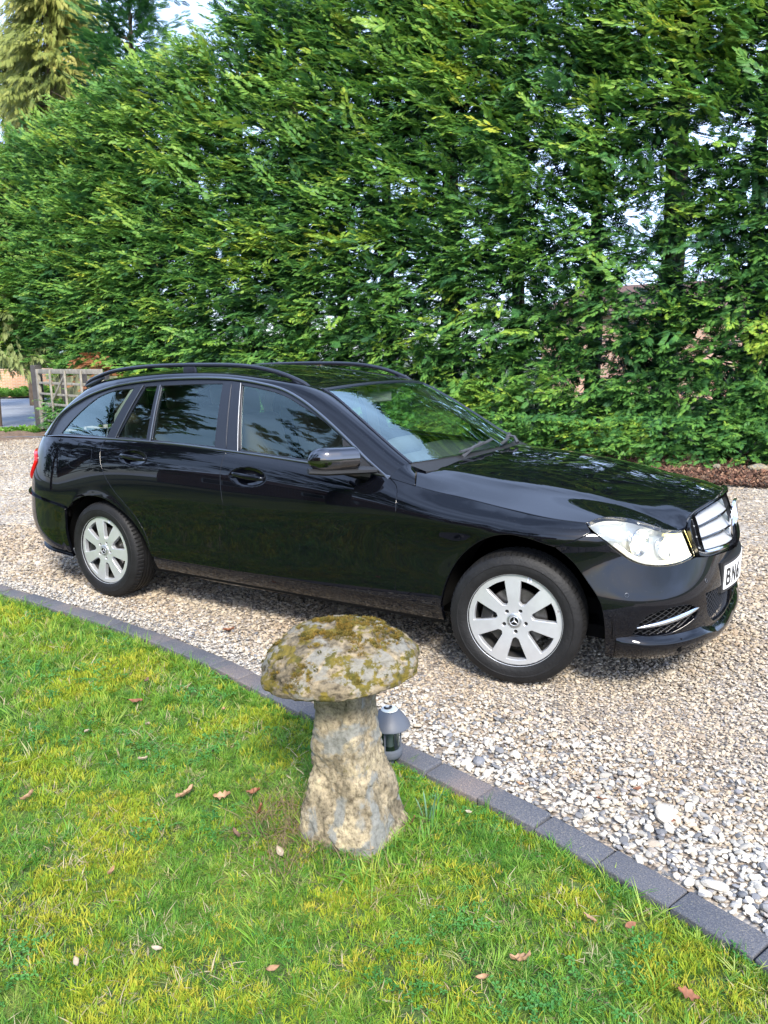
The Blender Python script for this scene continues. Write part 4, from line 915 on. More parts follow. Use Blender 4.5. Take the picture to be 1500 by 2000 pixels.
# ---------- lawn
def lawn_z(x, y): 
    dk = np.interp(x, KX, KY)-.105-y
    return -.030+.012*nz(x, y, 0, 1.3)+.008*nz(x, y, 3, 5)+.018*min(1, max(0, dk-.03)/.25)
m, t, N, Lk, p = nodes('lawn_ground'); tc = N.new('ShaderNodeTexCoord'); g_ = tc.outputs['Object']
n1 = noisen(N, Lk, g_, 2.6, 6); n2 = noisen(N, Lk, g_, 90, 4)
c1 = ramp(N, [(.30, (.05, .055, .02)), (.45, (.06, .11, .02)), (.55, (.11, .16, .02)), (.68, (.16, .18, .03))]); Lk.new(n1.outputs[0], c1.inputs[0])
c2 = ramp(N, [(.3, (.35, .35, .35)), (.7, (1.35, 1.35, 1.35))]); Lk.new(n2.outputs[0], c2.inputs[0])
Lk.new(mixc(N, Lk, 1.0, c1.outputs[0], c2.outputs[0], 'MULTIPLY'), p.inputs['Base Color']); p.inputs['Roughness'].default_value = .95
bp = N.new('ShaderNodeBump'); bp.inputs['Strength'].default_value = 1; bp.inputs['Distance'].default_value = .012; Lk.new(n2.outputs[0], bp.inputs['Height']); Lk.new(bp.outputs[0], p.inputs['Normal'])
M['lawn_ground'] = m
V, F = [], []
xs = np.linspace(-9.5, 5, 260)
for x in xs:
    for k in range(60):
        f = (k/59)**2; y = ky(x)-.09-f*(13.5); V.append((x, y, lawn_z(x, y)-(.03 if k == 0 else 0)))
F = [(i*60+k, i*60+k+1, (i+1)*60+k+1, (i+1)*60+k) for i in range(259) for k in range(59)]
tag(mesh('lawn', V, F, 'lawn_ground'), kind='structure')
def blade(Vl, Fl, x, y, h, lean, az, wd, curl=.5):
    dx, dy = math.cos(az), math.sin(az); px, py = -dy, dx; k = len(Vl)
    for j, f in enumerate((0, .4, .75)):
        r_ = lean*f**1.6*h; ww = wd*(1-f*.55)
        Vl.append((x+dx*r_-px*ww, y+dy*r_-py*ww, h*f*(1-.25*curl*f))); Vl.append((x+dx*r_+px*ww, y+dy*r_+py*ww, h*f*(1-.25*curl*f)))
    Vl.append((x+dx*lean*h, y+dy*lean*h, h*(1-.35*curl)))
    Fl += [(k, k+1, k+3, k+2), (k+2, k+3, k+5, k+4), (k+4, k+5, k+6)]
def tuft(seed, n, rad, h0, h1, wd, lean=(.2, 1.0)):
    r_ = random.Random(seed); V, F = [], []
    for _ in range(n):
        a = r_.uniform(0, 6.28); d = rad*math.sqrt(r_.random()); blade(V, F, math.cos(a)*d, math.sin(a)*d, r_.uniform(h0, h1), r_.uniform(*lean), a+r_.gauss(0, 1.1), wd*r_.uniform(.7, 1.2))
    return npmesh('tuft', V, F)
def leafmat(name, pts, k=.3, rough=.5, patch_ramp=None, pscale=1.6):
    m, t, N, Lk, p = nodes(name); oi = N.new('ShaderNodeObjectInfo'); cr = ramp(N, pts); Lk.new(oi.outputs['Random'], cr.inputs[0]); col = cr.outputs[0]
    if patch_ramp:
        n = noisen(N, Lk, oi.outputs['Location'], pscale, 3); c3 = ramp(N, patch_ramp); Lk.new(n.outputs[0], c3.inputs[0]); col = mixc(N, Lk, 1.0, col, c3.outputs[0], 'MULTIPLY')
    Lk.new(col, p.inputs['Base Color']); p.inputs['Roughness'].default_value = rough; p.inputs['Specular IOR Level'].default_value = .3
    tl = N.new('ShaderNodeBsdfTranslucent'); mx = N.new('ShaderNodeMixShader'); mx.inputs[0].default_value = k; Lk.new(col, tl.inputs[0]); Lk.new(p.outputs[0], mx.inputs[1]); Lk.new(tl.outputs[0], mx.inputs[2]); Lk.new(mx.outputs[0], N['Material Output'].inputs[0]); return m
M['grass'] = leafmat('grass_blades', [(0, (.05, .145, .018)), (.4, (.11, .26, .026)), (.75, (.21, .36, .036)), (.95, (.33, .42, .07)), (1, (.44, .38, .20))], .35, .5, [(.3, (.72, .92, .95)), (.55, (1, 1, 1)), (.72, (1.3, 1.08, .75))])
M['moss'] = leafmat('lawn_moss', [(0, (.17, .27, .018)), (.5, (.29, .36, .022)), (1, (.42, .38, .045))], .3, .8)
M['clover'] = leafmat('clover', [(0, (.04, .16, .03)), (1, (.09, .26, .05))], .3, .45)
M['thatch'] = leafmat('dry_thatch', [(0, (.30, .24, .13)), (.6, (.42, .36, .24)), (1, (.22, .16, .08))], .15, .8)
gt = src_col('grass_tufts', [tuft(i, 15, .018, .010, .026, .0011, (.5, 2.1)) for i in range(9)]+[tuft(60+i, 14, .02, .025, .05, .0014, (.5, 1.5)) for i in range(1)], M['grass'])
ms = src_col('moss_tufts', [tuft(100+i, 26, .016, .006, .017, .0012, (.1, 1.2)) for i in range(5)], M['moss'])
th = src_col('thatch_tufts', [tuft(140+i, 8, .022, .008, .022, .0010, (1.0, 2.2)) for i in range(5)], M['thatch'])
def clov(seed):
    r_ = random.Random(seed); V, F = [], []
    for _ in range(5):
        cx, cy, h = r_.gauss(0, .013), r_.gauss(0, .013), r_.uniform(.012, .026)
        for k in range(3):
            a = r_.random()*.6+k*2.094; n = len(V); V += [(cx, cy, h), (cx+math.cos(a-.55)*.006, cy+math.sin(a-.55)*.006, h+.001), (cx+math.cos(a)*.0095, cy+math.sin(a)*.0095, h-.001), (cx+math.cos(a+.55)*.006, cy+math.sin(a+.55)*.006, h+.001)]; F.append((n, n+1, n+2, n+3))
    return npmesh('clover', V, F)
cl = src_col('clover_sprigs', [clov(i) for i in range(4)], M['clover'])
def inlawn(X, Y): return (Y < ky(X)-.112) & (Y > -3.95+np.abs(X-1.2)*0) & ~((np.abs(X+.03) < .10) & (np.abs(Y+2.14) < .10))
def mossf(X, Y, s=2.6, o=0): return np.array([noise.fractal(Vector((x*s, y*s, o)), 1.0, 2.0, 4) for x, y in zip(X, Y)])
def lz(X, Y): return np.array([lawn_z(x, y) for x, y in zip(X, Y)])
def put(name, n, col, f, s0, s1, x0=-5.0, x1=2.2, y0=-3.7, y1=-1.0, tilt=.25, near=True):
    X, Y = pts_in(n, x0, x1, y0, y1, inlawn)
    if near:
        d = np.hypot(X-1.2, Y+4); k = RNG.uniform(0, 1, len(X)) < np.clip(2.4/d, .3, 1)**1.3; X, Y = X[k], Y[k]
    k = f(X, Y); X, Y = X[k], Y[k]; n_ = len(X); s = RNG.uniform(s0, s1, n_)*np.clip(np.hypot(X-1.2, Y+4)/2.6, 1, 1.6)
    return scatter(name, np.c_[X, Y, lz(X, Y)], np.c_[RNG.normal(0, tilt, n_), RNG.normal(0, tilt, n_), RNG.uniform(0, 6.28, n_)], s, col)
put('grass', 84000, gt, lambda X, Y: (RNG.uniform(0, 1, len(X)) < np.clip(.62-1.1*mossf(X, Y)+.35*(Y < -3.2), .18, 1)) , .55, 1.15)
put('moss', 60000, ms, lambda X, Y: RNG.uniform(0, 1, len(X)) < np.clip(.20+1.3*mossf(X, Y), .06, 1), .8, 1.7)
put('dry_grass', 9000, th, lambda X, Y: RNG.uniform(0, 1, len(X)) < np.clip(.45+1.0*mossf(X, Y, 3.3, 9), .05, 1), .8, 1.5)
put('clover_patches', 9000, cl, lambda X, Y: mossf(X, Y, 3.0, 22) > .22, .8, 1.4)
# long grass round the stone and along the kerb edge
X = np.r_[RNG.normal(-.03, .17, 700), RNG.uniform(-4.5, 1.6, 900)]; Y = np.r_[RNG.normal(-2.14, .17, 700), np.zeros(900)]; Y[700:] = ky(X[700:])-.125-RNG.exponential(.03, 900)
k = ~((np.abs(X+.03) < .125) & (np.abs(Y+2.14) < .125)) & (Y < ky(X)-.112); X, Y = X[k], Y[k]; n_ = len(X)
scatter('grass_fringe', np.c_[X, Y, lz(X, Y)], np.c_[RNG.normal(0, .3, n_), RNG.normal(0, .3, n_), RNG.uniform(0, 6.28, n_)], RNG.uniform(.7, 1.6, n_), gt)
n = 240; X = RNG.normal(-.13, .14, n); Y = RNG.normal(-2.20, .13, n); k = ~((np.abs(X+.035) < .12) & (np.abs(Y+2.135) < .12)); X, Y = X[k], Y[k]; n_ = len(X)
M['dead_grass'] = leafmat('dead_grass', [(0, (.10, .07, .04)), (.6, (.24, .18, .10)), (1, (.06, .045, .03))], .15, .85)
dg = src_col('dead_grass_tufts', [tuft(170+i, 9, .025, .012, .035, .0010, (1.2, 3.0)) for i in range(4)], M['dead_grass'])
scatter('dead_grass', np.c_[X, Y, lz(X, Y)+.008], np.c_[RNG.normal(0, .3, n_), RNG.normal(0, .3, n_), RNG.uniform(0, 6.28, n_)], RNG.uniform(.7, 1.5, n_), dg)
# ---------- kerb blocks : every block its own object
m, t, N, Lk, p = nodes('kerb_block'); tc = N.new('ShaderNodeTexCoord'); oi = N.new('ShaderNodeObjectInfo'); ad = N.new('ShaderNodeVectorMath'); Lk.new(tc.outputs['Object'], ad.inputs[0]); Lk.new(oi.outputs['Location'], ad.inputs[1]); g_ = ad.outputs[0]
n1 = noisen(N, Lk, g_, 240, 4, .7); c1 = ramp(N, [(.36, (.05, .052, .058)), (.55, (.10, .102, .112)), (.66, (.20, .175, .12)), (.74, (.30, .28, .24))]); Lk.new(n1.outputs[0], c1.inputs[0])
n2 = noisen(N, Lk, g_, 2.2, 4); c2 = ramp(N, [(.35, (.75, .8, .9)), (.55, (1.0, 1.0, 1.05)), (.72, (1.7, 1.35, 1.15))]); Lk.new(n2.outputs[0], c2.inputs[0])
Lk.new(mixc(N, Lk, 1.0, c1.outputs[0], c2.outputs[0], 'MULTIPLY'), p.inputs['Base Color']); p.inputs['Roughness'].default_value = .8
bp = N.new('ShaderNodeBump'); bp.inputs['Strength'].default_value = .5; bp.inputs['Distance'].default_value = .003; Lk.new(n1.outputs[0], bp.inputs['Height']); Lk.new(bp.outputs[0], p.inputs['Normal'])
M['kerb'] = m
cum = np.r_[0, np.cumsum(np.hypot(np.diff(KX), np.diff(KY)))]
s_ref = np.interp(.965, KX, cum)   # a joint in the photo
step = .2395; nb0 = -int((s_ref-.3)/step); blocks = []
for k in range(nb0, 8):
    s0, s1 = s_ref+k*step, s_ref+(k+1)*step
    xa, xb = np.interp(s0, cum, KX), np.interp(s1, cum, KX)
    if xb > 2.6 or xa < -5.2: continue
    ya, yb = ky(xa), ky(xb); ang = math.atan2(yb-ya, xb-xa); ln = math.hypot(xb-xa, yb-ya)
    blocks.append(((xa+xb)/2, (ya+yb)/2, ang, ln))
rb = random.Random(4)
bb_ = B(); bb_.box((0, 0, 0), (.2315, .104, .09), bev=.006); kb0 = bb_.obj('kerb_block', 'kerb', angle=60)
for i, (x, y, a, ln) in enumerate(blocks):
    o = kb0 if i == 0 else kb0.copy()
    if i: COL.objects.link(o)
    nx_, ny_ = math.sin(a), -math.cos(a)
    o.location = (x+nx_*.052, y+ny_*.052, -.045+.004+rb.uniform(-.005, .004)+nz(x, y)*.003); o.rotation_euler = (rb.gauss(0, .022), rb.gauss(0, .012), a+rb.gauss(0, .014))
    o['category'] = 'kerb block'; o['group'] = 'dark blocks edging the lawn'; o['label'] = 'dark grey speckled kerb block laid end to end between lawn and gravel'
# ================================================================== STADDLE STONE
def dispobj(name, V, F, fn, m, parent=None):
    V = [fn(Vector(v)) for v in V]; b = B(); b.add(V, F); o = b.obj(name, m, parent, angle=80); return o
def stonemat(name, kind):
    m, t, N, Lk, p = nodes(name); tc = N.new('ShaderNodeTexCoord'); g_ = tc.outputs['Object']
    n1 = noisen(N, Lk, g_, 9, 8, .65); c1 = ramp(N, [(.28, (.09, .072, .045)), (.42, (.18, .15, .10)), (.55, (.30, .25, .165)), (.68, (.42, .355, .23)), (.8, (.24, .23, .20))] if kind == 'base' else [(.28, (.05, .04, .028)), (.42, (.115, .095, .063)), (.55, (.21, .17, .11)), (.70, (.31, .25, .16)), (.8, (.20, .19, .155))]); Lk.new(n1.outputs[0], c1.inputs[0])
    n2 = noisen(N, Lk, g_, 70, 6, .7); c2 = ramp(N, [(.30, (.58, .56, .54)), (.5, (1, 1, 1)), (.74, (1.22, 1.20, 1.16))]); Lk.new(n2.outputs[0], c2.inputs[0])
    col = mixc(N, Lk, 1.0, c1.outputs[0], c2.outputs[0], 'MULTIPLY')
    # grey lichen crust and ochre moss patches
    n3 = noisen(N, Lk, g_, 6 if kind == 'base' else 11, 5, .6); n3.inputs['Distortion'].default_value = .8; c3 = ramp(N, [(.50, (0, 0, 0)), (.56, (1, 1, 1))]); Lk.new(n3.outputs[0], c3.inputs[0])
    col = mixc(N, Lk, c3.outputs[0], col, (.19, .19, .17) if kind == 'base' else (.19, .18, .15))
    mp = N.new('ShaderNodeMapping'); mp.inputs['Location'].default_value = (5.3, 2.1, 7.7); Lk.new(g_, mp.inputs[0])
    n4 = noisen(N, Lk, mp.outputs[0], 7 if kind == 'base' else 22, 6, .65); lo = .64 if kind == 'base' else .50
    c4 = ramp(N, [(lo, (0, 0, 0)), (lo+.05, (1, 1, 1))]); Lk.new(n4.outputs[0], c4.inputs[0]); n5 = noisen(N, Lk, g_, 30, 3); c5 = ramp(N, [(.35, (.065, .060, .015)), (.6, (.15, .115, .022))]); Lk.new(n5.outputs[0], c5.inputs[0])
    col = mixc(N, Lk, c4.outputs[0], col, c5.outputs[0])
    col = mixc(N, Lk, 1.0, col, c2.outputs[0], 'MULTIPLY')
    Lk.new(col, p.inputs['Base Color']); p.inputs['Roughness'].default_value = .93; p.inputs['Specular IOR Level'].default_value = .2
    bp = N.new('ShaderNodeBump'); bp.inputs['Strength'].default_value = .9; bp.inputs['Distance'].default_value = .006; Lk.new(n2.outputs[0], bp.inputs['Height']); Lk.new(bp.outputs[0], p.inputs['Normal']); return m
M['staddle_base'] = stonemat('staddle_base', 'base'); M['staddle_cap'] = stonemat('staddle_cap', 'cap')
st = empty('staddle_stone', (-.035, -2.135, -.03), R(2))
tag(st, 'mushroom shaped weathered staddle stone with a mossy domed cap standing on the lawn', 'staddle stone')
V, F = [], []; nh, nr = 110, 150
for i in range(nh+1):
    f = i/nh; h = f*.58
    for k in range(nr):
        th = 2*math.pi*k/nr+math.pi/4; c_, s_ = math.cos(th), math.sin(th); q = (abs(c_)**5+abs(s_)**5)**(-1/5)
        hwx = np.interp(f, [0, .12, .30, .42, .75, 1], [.142, .134, .113, .097, .077, .073]); hwy = hwx
        # the stone leans a little and flares at its foot towards the right
        r_ = q; x = c_*r_*hwx; y = s_*r_*hwy; x += -.012*f; y += .0
        if x > 0: x *= 1+.16*max(0, .45-f)/.45
        V.append((x, y, h))
F = [(i*nr+k, i*nr+(k+1) % nr, (i+1)*nr+(k+1) % nr, (i+1)*nr+k) for i in range(nh) for k in range(nr)]
def f1(v):
    c = Vector((0, 0, v.z)); n = (v-c).normalized()
    a = noise.fractal(v*7+Vector((3, 1, 8)), 1, 2, 4)*.010
    r_ = noise.noise(Vector((v.x*9+40, v.y*9, v.z*5))); st_ = (1 if r_ > .05 else 0)*.0  # flaked crust edges
    e = noise.fractal(Vector((v.x*8+11, v.y*8+2, v.z*6)), 1, 2.1, 5); crust = .0065*(1/(1+math.exp(-(e-.02)*90)))
    e2 = noise.fractal(Vector((v.x*14-7, v.y*14+2, v.z*11)), 1, 2.1, 4); crust += .005*(1/(1+math.exp(-(e2-.12)*70)))
    b_ = noise.fractal(v*45, 1, 2, 3)*.0020; return v+n*(a+crust+b_-.004)
dispobj('base', V, F, f1, 'staddle_base', st)
V, F = [], []; nr = 220; prof = [(.0, .134), (.04, .132), (.08, .124), (.115, .109), (.145, .088), (.170, .064), (.188, .040), (.200, .014), (.204, -.006), (.201, -.022), (.188, -.030), (.170, -.032), (.14, -.030), (.10, -.028), (.05, -.028)]
pc = crom(prof, .004)
for r_, h in pc:
    for k in range(nr):
        th = 2*math.pi*k/nr; V.append((math.cos(th)*max(r_, .0005), math.sin(th)*max(r_, .0005), h))
F = [(i*nr+k, i*nr+(k+1) % nr, (i+1)*nr+(k+1) % nr, (i+1)*nr+k) for i in range(len(pc)-1) for k in range(nr)]
def f2(v):
    n = Vector((v.x, v.y, v.z*1.6+.02)).normalized(); rr = math.hypot(v.x, v.y)
    a = noise.fractal(v*6+Vector((9, 4, 1)), 1, 2, 3)*.016+noise.fractal(v*22+Vector((1, 7, 3)), 1, 2.2, 4)*.006+noise.fractal(v*60, 1, 2, 3)*.003
    pit = noise.noise(v*26+Vector((31, 0, 5))); a -= .009*max(0, pit-.35)/.4
    return v+n*a
cap = dispobj('cap', V, F, f2, 'staddle_cap', st); cap.location = (-.030, -.005, .583); cap.scale = (1.20, 1.20, .88); cap.rotation_euler = (R(3), R(-4), 0)
# moss cushions on the cap
r_ = random.Random(5); P, RT, SCL = [], [], []
cms = src_col('cap_moss_tufts', [tuft(200+i, 22, .006, .004, .0105, .0007, (.1, .9)) for i in range(5)], None) if False else None
M['cap_moss'] = leafmat('cap_moss', [(0, (.055, .055, .012)), (.4, (.15, .11, .018)), (.8, (.27, .165, .025)), (1, (.12, .13, .025))], .3, .8)
cms = src_col('cap_moss_tufts', [tuft(200+i, 22, .006, .004, .0105, .0007, (.1, .9)) for i in range(5)], M['cap_moss'])
cv = [v.co.copy() for v in cap.data.vertices]; cn = [v.normal.copy() for v in cap.data.vertices]
for i in range(0, len(cv)):
    v = cv[i]; g = noise.fractal(v*15+Vector((2, 8, 4)), 1, 2, 3); rr = math.hypot(v.x, v.y)
    edge = (rr < .13 and (v.y > .03)) 
    if v.z > .02 and (g > .20 or (edge and g > -.05)) and r_.random() < .16:
        P.append(v); q = cn[i].lerp(Vector((0, 0, 1)), .4).normalized().to_track_quat('Z', 'Y').to_euler(); RT.append((q.x, q.y, q.z)); SCL.append(r_.uniform(.6, 1.25))
mo = scatter('moss', [tuple(p) for p in P], RT, SCL, cms, kind='stuff', parent=cap)
# ================================================================== SOLAR PATH LIGHT
lp = empty('garden_light', (-.130, -1.735, -.036)); tag(lp, 'small grey path light with round solar panel beside the kerb behind the stone', 'garden light')
M['lamp_grey'] = mat('lamp_grey', (.085, .095, .115), .5, bump=.05, bscale=200); M['solar'] = mat('solar_disc', (.62, .64, .60), .25, coat=.6)
b = B(); b.lathe([(.0001, .246), (.028, .245), (.034, .243), (.038, .239), (.050, .228), (.064, .209), (.0765, .190), (.0775, .185), (.073, .188), (.062, .200), (.03, .212), (.0001, .214)], 56); b.obj('lamp_shade', 'lamp_grey', lp, angle=50)
b = B(); b.lathe([(.0001, .2485), (.030, .2480), (.0315, .2455)], 40); b.obj('solar_panel', 'solar', lp)
b = B(); b.tube([Vector((math.cos(t)*.011-.008, math.sin(t)*.010, .2515)) for t in np.linspace(-2.4, 1.2, 14)]+[Vector((.004, .014, .251))], .0042, 8); b.obj('hook', 'black', lp)
b = B(); b.lathe([(.034, .196), (.036, .12), (.037, .085), (.033, .082)], 40); b.obj('lamp_glass', glassmat('lamp_plastic', (.35, .38, .40), .05, .05), lp)
b = B(); b.lathe([(.0001, .190), (.012, .188), (.013, .12), (.016, .10), (.0001, .098)], 24); b.obj('lamp_core', 'solar', lp)
b = B(); b.lathe([(.0001, .094), (.038, .094), (.0465, .090), (.0475, .080), (.0465, .066), (.038, .058), (.016, .054), (.014, .0), (.012, -.1), (.0001, -.1)], 48)
for k in range(3):
    a = k*2.094+.6; b.tube([(math.cos(a)*.041, math.sin(a)*.041, .09), (math.cos(a)*.041, math.sin(a)*.041, .20)], .0035, 6)
b.obj('lamp_base', 'lamp_grey', lp, angle=50)
# ================================================================== SMALL PLANTS AND LEAVES
def strapleaf(b, base, az, h, lean, wd):
    V = []; dx, dy = math.cos(az), math.sin(az)
    for j in range(9):
        f = j/8; x = base[0]+dx*lean*f**1.8; y = base[1]+dy*lean*f**1.8; z = base[2]+h*f; w_ = wd*(1-.15*f)*(1 if f < .85 else max(.05, (1-f)/.15)); V += [(x-dy*w_, y+dx*w_, z), (x+dx*wd*.3, y+dy*wd*.3, z), (x+dy*w_, y-dx*w_, z)]
    b.add(V, [(3*j+k, 3*j+k+1, 3*j+4+k, 3*j+3+k) for j in range(8) for k in range(2)])
M['daff'] = mat('daffodil_leaf', (.09, .19, .10), .45, var=.3, vscale=20)
b = B(); r_ = random.Random(12)
for az, h, lean, ox in ((.3, .165, .03, 0), (.7, .15, .055, .012), (2.5, .10, .03, -.01), (-.4, .14, .05, .004), (1.4, .12, .02, .018), (3.3, .085, .03, -.02)): strapleaf(b, (.168+ox, -1.985+r_.uniform(-.01, .01), -.02), az, h, lean, .0032)
tag(b.obj('daffodil_plant', 'daff', smooth=False), 'young daffodil leaves standing up in the grass right of the stone', 'plant')
def leafmesh(seed, s, curl, lobed):
    r_ = random.Random(seed); n = 14; V, F = [], []
    for i in range(n+1):
        f = i/n; w_ = math.sin(math.pi*min(1, f*1.02))**.8*.30*(1+(.35*math.sin(f*22) if lobed else 0)); x = (f-.5)*s
        for j in (-1, -.5, 0, .5, 1):
            y = j*w_*s; z = curl*s*(abs(j)**1.5*.16)+curl*s*.5*(f-.5)**2+noise.noise(Vector((x*40/s*.1+seed, j, f*3)))*s*.10; V.append((x, y*(1-.25*curl*abs(j)), z))
    F = [(5*i+k, 5*i+k+1, 5*i+6+k, 5*i+5+k) for i in range(n) for k in range(4)]
    return V, F
M['leaf_tan'] = mat('leaf_tan', (.30, .18, .10), .7, var=.35, vscale=60); M['leaf_rust'] = mat('leaf_rust', (.19, .075, .035), .7, var=.35, vscale=60)
M['leaf_pale'] = mat('leaf_pale', (.33, .27, .19), .75, var=.2, vscale=60); M['leaf_dark'] = mat('leaf_dark', (.12, .07, .045), .8, var=.3, vscale=60)
LEAVES = [  # x, y photographed ground positions ; kind, size, colour, curl, label
 ('tan', .055, 1.0, True), ('rust', .05, 1.2, True), ('pale', .045, .7, False), ('dark', .05, .9, True)]
def up_(px, py):   # positions measured on the ground plane of the place
    return px, py
lf = [(-1.335, -1.89, 'rust', .062, 'crumpled rust brown leaf on the lawn below the kerb, far left of the stone'), (-1.12, -2.02, 'pale', .05, 'pale split leaf lying in the grass left of the stone'),
 (-1.30, -2.17, 'pale', .05, 'greyish leaf lying in the left part of the lawn'), (-.92, -2.22, 'pale', .044, 'small round whitish leaf in the middle of the left lawn'),
 (-.60, -2.315, 'tan', .075, 'large curled brown leaf left of the stone, farther from it'), (-.48, -2.26, 'tan', .058, 'lobed tan leaf left of the stone, nearer to it'),
 (-.315, -2.26, 'rust', .055, 'upright rust brown leaf beside the left foot of the stone'), (-.118, -2.40, 'pale', .058, 'cream curled leaf at the front left foot of the stone'),
 (-1.28, -2.62, 'tan', .065, 'curled brown leaf at the left edge of the lawn'), (-1.07, -2.59, 'tan', .045, 'small tan leaf near the left edge of the lawn'),
 (-.49, -2.72, 'tan', .035, 'tiny tan oval leaf in front of the stone'), (-.15, -2.86, 'pale', .036, 'narrow pointed pale leaf near the bottom of the lawn'), (-.29, -2.99, 'pale', .04, 'cream leaf near the bottom left of the lawn'),
 (.14, -2.76, 'tan', .034, 'slim tan leaf near the middle bottom of the lawn'), (.66, -2.43, 'tan', .05, 'folded tan leaf in the front right lawn'), (.60, -2.53, 'tan', .032, 'small triangular tan leaf in the front right lawn'),
 (.76, -2.20, 'tan', .036, 'tan leaf beside the kerb shadow at the front right'), (.86, -2.17, 'rust', .034, 'rusty leaf against the kerb at the front right'), (1.03, -2.34, 'rust', .05, 'rust brown leaf at the right end of the lawn'),
 (1.07, -2.47, 'tan', .075, 'long brown leaf in the tall grass, bottom right corner'), (.92, -2.52, 'dark', .04, 'dark withered leaf, bottom right of the lawn'), (.63, -1.615, 'rust', .036, 'rust brown leaf on the white gravel, left of the pair'),
 (.72, -1.49, 'rust', .036, 'rust brown leaf on the white gravel, right of the pair'), (.86, -1.62, 'rust', .024, 'tiny red brown leaf on the white gravel'), (.36, -1.665, 'tan', .028, 'pinkish tan leaf on the gravel just beyond the kerb'),
 (-1.62, -.98, 'rust', .06, 'brown leaf scrap on the gravel beside the car sill'), (-.36, -1.45, 'rust', .032, 'small rust leaf on white gravel near the kerb'), (.15, -2.06, 'rust', .04, 'upright rust leaf beside the right foot of the stone'),
 (.10, -2.25, 'pale', .045, 'pale leaf at the front right foot of the stone'), (.27, -1.90, 'pale', .03, 'white leaf lying against the kerb beside the daffodil'), (-.95, -1.75, 'tan', .035, 'curled tan leaf beside the kerb left of the stone'),
 (-.40, -2.19, 'rust', .05, 'curled rust leaf left of the stone, between the lobed tan leaf and the kerb'), (-.30, -2.40, 'dark', .04, 'dark crumpled leaf in the dead grass just below left of the stone'),
 (-1.45, -1.72, 'dark', .04, 'dark leaf in the grass near the kerb at the left')]
r_ = random.Random(3)
for i, (x, y, c, s, lab) in enumerate(lf):
    on_l = y < ky(x)-.1; V, F = leafmesh(i, s*(.8 if c == 'pale' else 1.05), r_.uniform(.2, 1.5), c in ('rust', 'tan') and s > .045)
    o = mesh('fallen_leaf', V, F, 'leaf_'+c); o.location = (x, y, (lawn_z(x, y)+.036) if on_l else .012); o.rotation_euler = (r_.uniform(-.4, .4), r_.uniform(-.4, .4), r_.uniform(0, 6.28))
    if 'upright' in lab: o.rotation_euler[1] = 1.1
    tag(o, lab, 'leaf', 'dry leaves fallen on the lawn and gravel')
# ================================================================== FOLIAGE
def frond_template(m=6):
    P, Q = [], []
    def dia(x0, y0, ang, ln, wd):
        c, s = math.cos(ang), math.sin(ang); k = len(P)
        P.extend([(x0+s*wd*.6, y0-c*wd*.6), (x0+c*ln, y0+s*ln), (x0+c*ln*.35-s*wd*1.3, y0+s*ln*.35+c*wd*1.3)]); Q.append((k, k+1, k+2))
    for k in range(m):
        x = .04+.76*k/m; ln = .44*(1-(k/m)**1.5*.6)
        for sg in (1, -1): dia(x+(.06 if sg < 0 else 0), 0, sg*.66, ln, .062)
    dia(.0, 0, 0, 1.0, .06)
    return np.array(P, dtype=np.float32), np.array(Q, dtype=np.int32)
FT, FQ = frond_template(5)
def unit(a): return a/np.maximum(np.linalg.norm(a, axis=-1, keepdims=True), 1e-9)
def fronds(P0, D, Nn, size, tint, droop=.18):
    D = unit(D); S = unit(np.cross(Nn, D)); N_ = np.cross(D, S); n = len(P0); m = len(FT)
    x = FT[:, 0][None, :, None]; y = FT[:, 1][None, :, None]
    V = P0[:, None, :]+size[:, None, None]*(D[:, None, :]*x+S[:, None, :]*y+N_[:, None, :]*(-.22*np.abs(y)*1.0)); V[:, :, 2] -= (size[:, None]*droop*FT[:, 0][None]**2)
    F = (FQ[None]+(np.arange(n)*m)[:, None, None]).reshape(-1, 3); T = np.repeat(tint, len(FQ)).astype(np.float32)
    T += RNG.normal(0, .03, len(T)).astype(np.float32)
    return V.reshape(-1, 3), F, T
def boughs(P0, D, length, size, tint, nf=20, spread=.75, droop=.18, upv=(0, -.35, .9), rej=None):
    """P0 root, D direction of each bough; nf fronds alternate along it"""
    nb = len(P0); D = unit(D); up = unit(np.tile(np.array(upv, float), (nb, 1))+RNG.normal(0, .22, (nb, 3))); S = unit(np.cross(up, D)); U = np.cross(D, S)
    k = np.arange(nf); f = (k+.5)/nf; sg = np.where(k % 2 == 0, 1, -1)
    pos = P0[:, None]+D[:, None]*(length[:, None]*f[None])[..., None]; pos = pos+S[:, None]*((sg*(1-f)*.10)[None, :, None]*length[:, None, None])
    a = spread*(1-f*.75)*sg+RNG.normal(0, .18, (nb, nf)); dd = D[:, None]*np.cos(a)[..., None]+S[:, None]*np.sin(a)[..., None]+U[:, None]*RNG.normal(.05, .20, (nb, nf))[..., None]
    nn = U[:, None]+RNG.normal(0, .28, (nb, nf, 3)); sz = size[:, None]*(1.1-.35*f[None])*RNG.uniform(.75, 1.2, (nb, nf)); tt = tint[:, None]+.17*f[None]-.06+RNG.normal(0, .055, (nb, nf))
    pos, dd, nn, sz, tt = pos.reshape(-1, 3), dd.reshape(-1, 3), nn.reshape(-1, 3), sz.ravel(), tt.ravel()
    if rej is not None: kk = rej(pos); pos, dd, nn, sz, tt = pos[kk], dd[kk], nn[kk], sz[kk], tt[kk]
    return fronds(pos, dd, nn, sz, tt, droop)
def merge(L_):
    V, F, T, k = [], [], [], 0
    for v, f, t_ in L_: V.append(v); F.append(f+k); T.append(t_); k += len(v)
    return np.concatenate(V), np.concatenate(F), np.concatenate(T)
def fz(P, s, o=0, oct_=3): return np.array([noise.fractal(Vector((p[0]*s[0]+o, p[1]*s[1], p[2]*s[2])), 1, 2, oct_) for p in P])
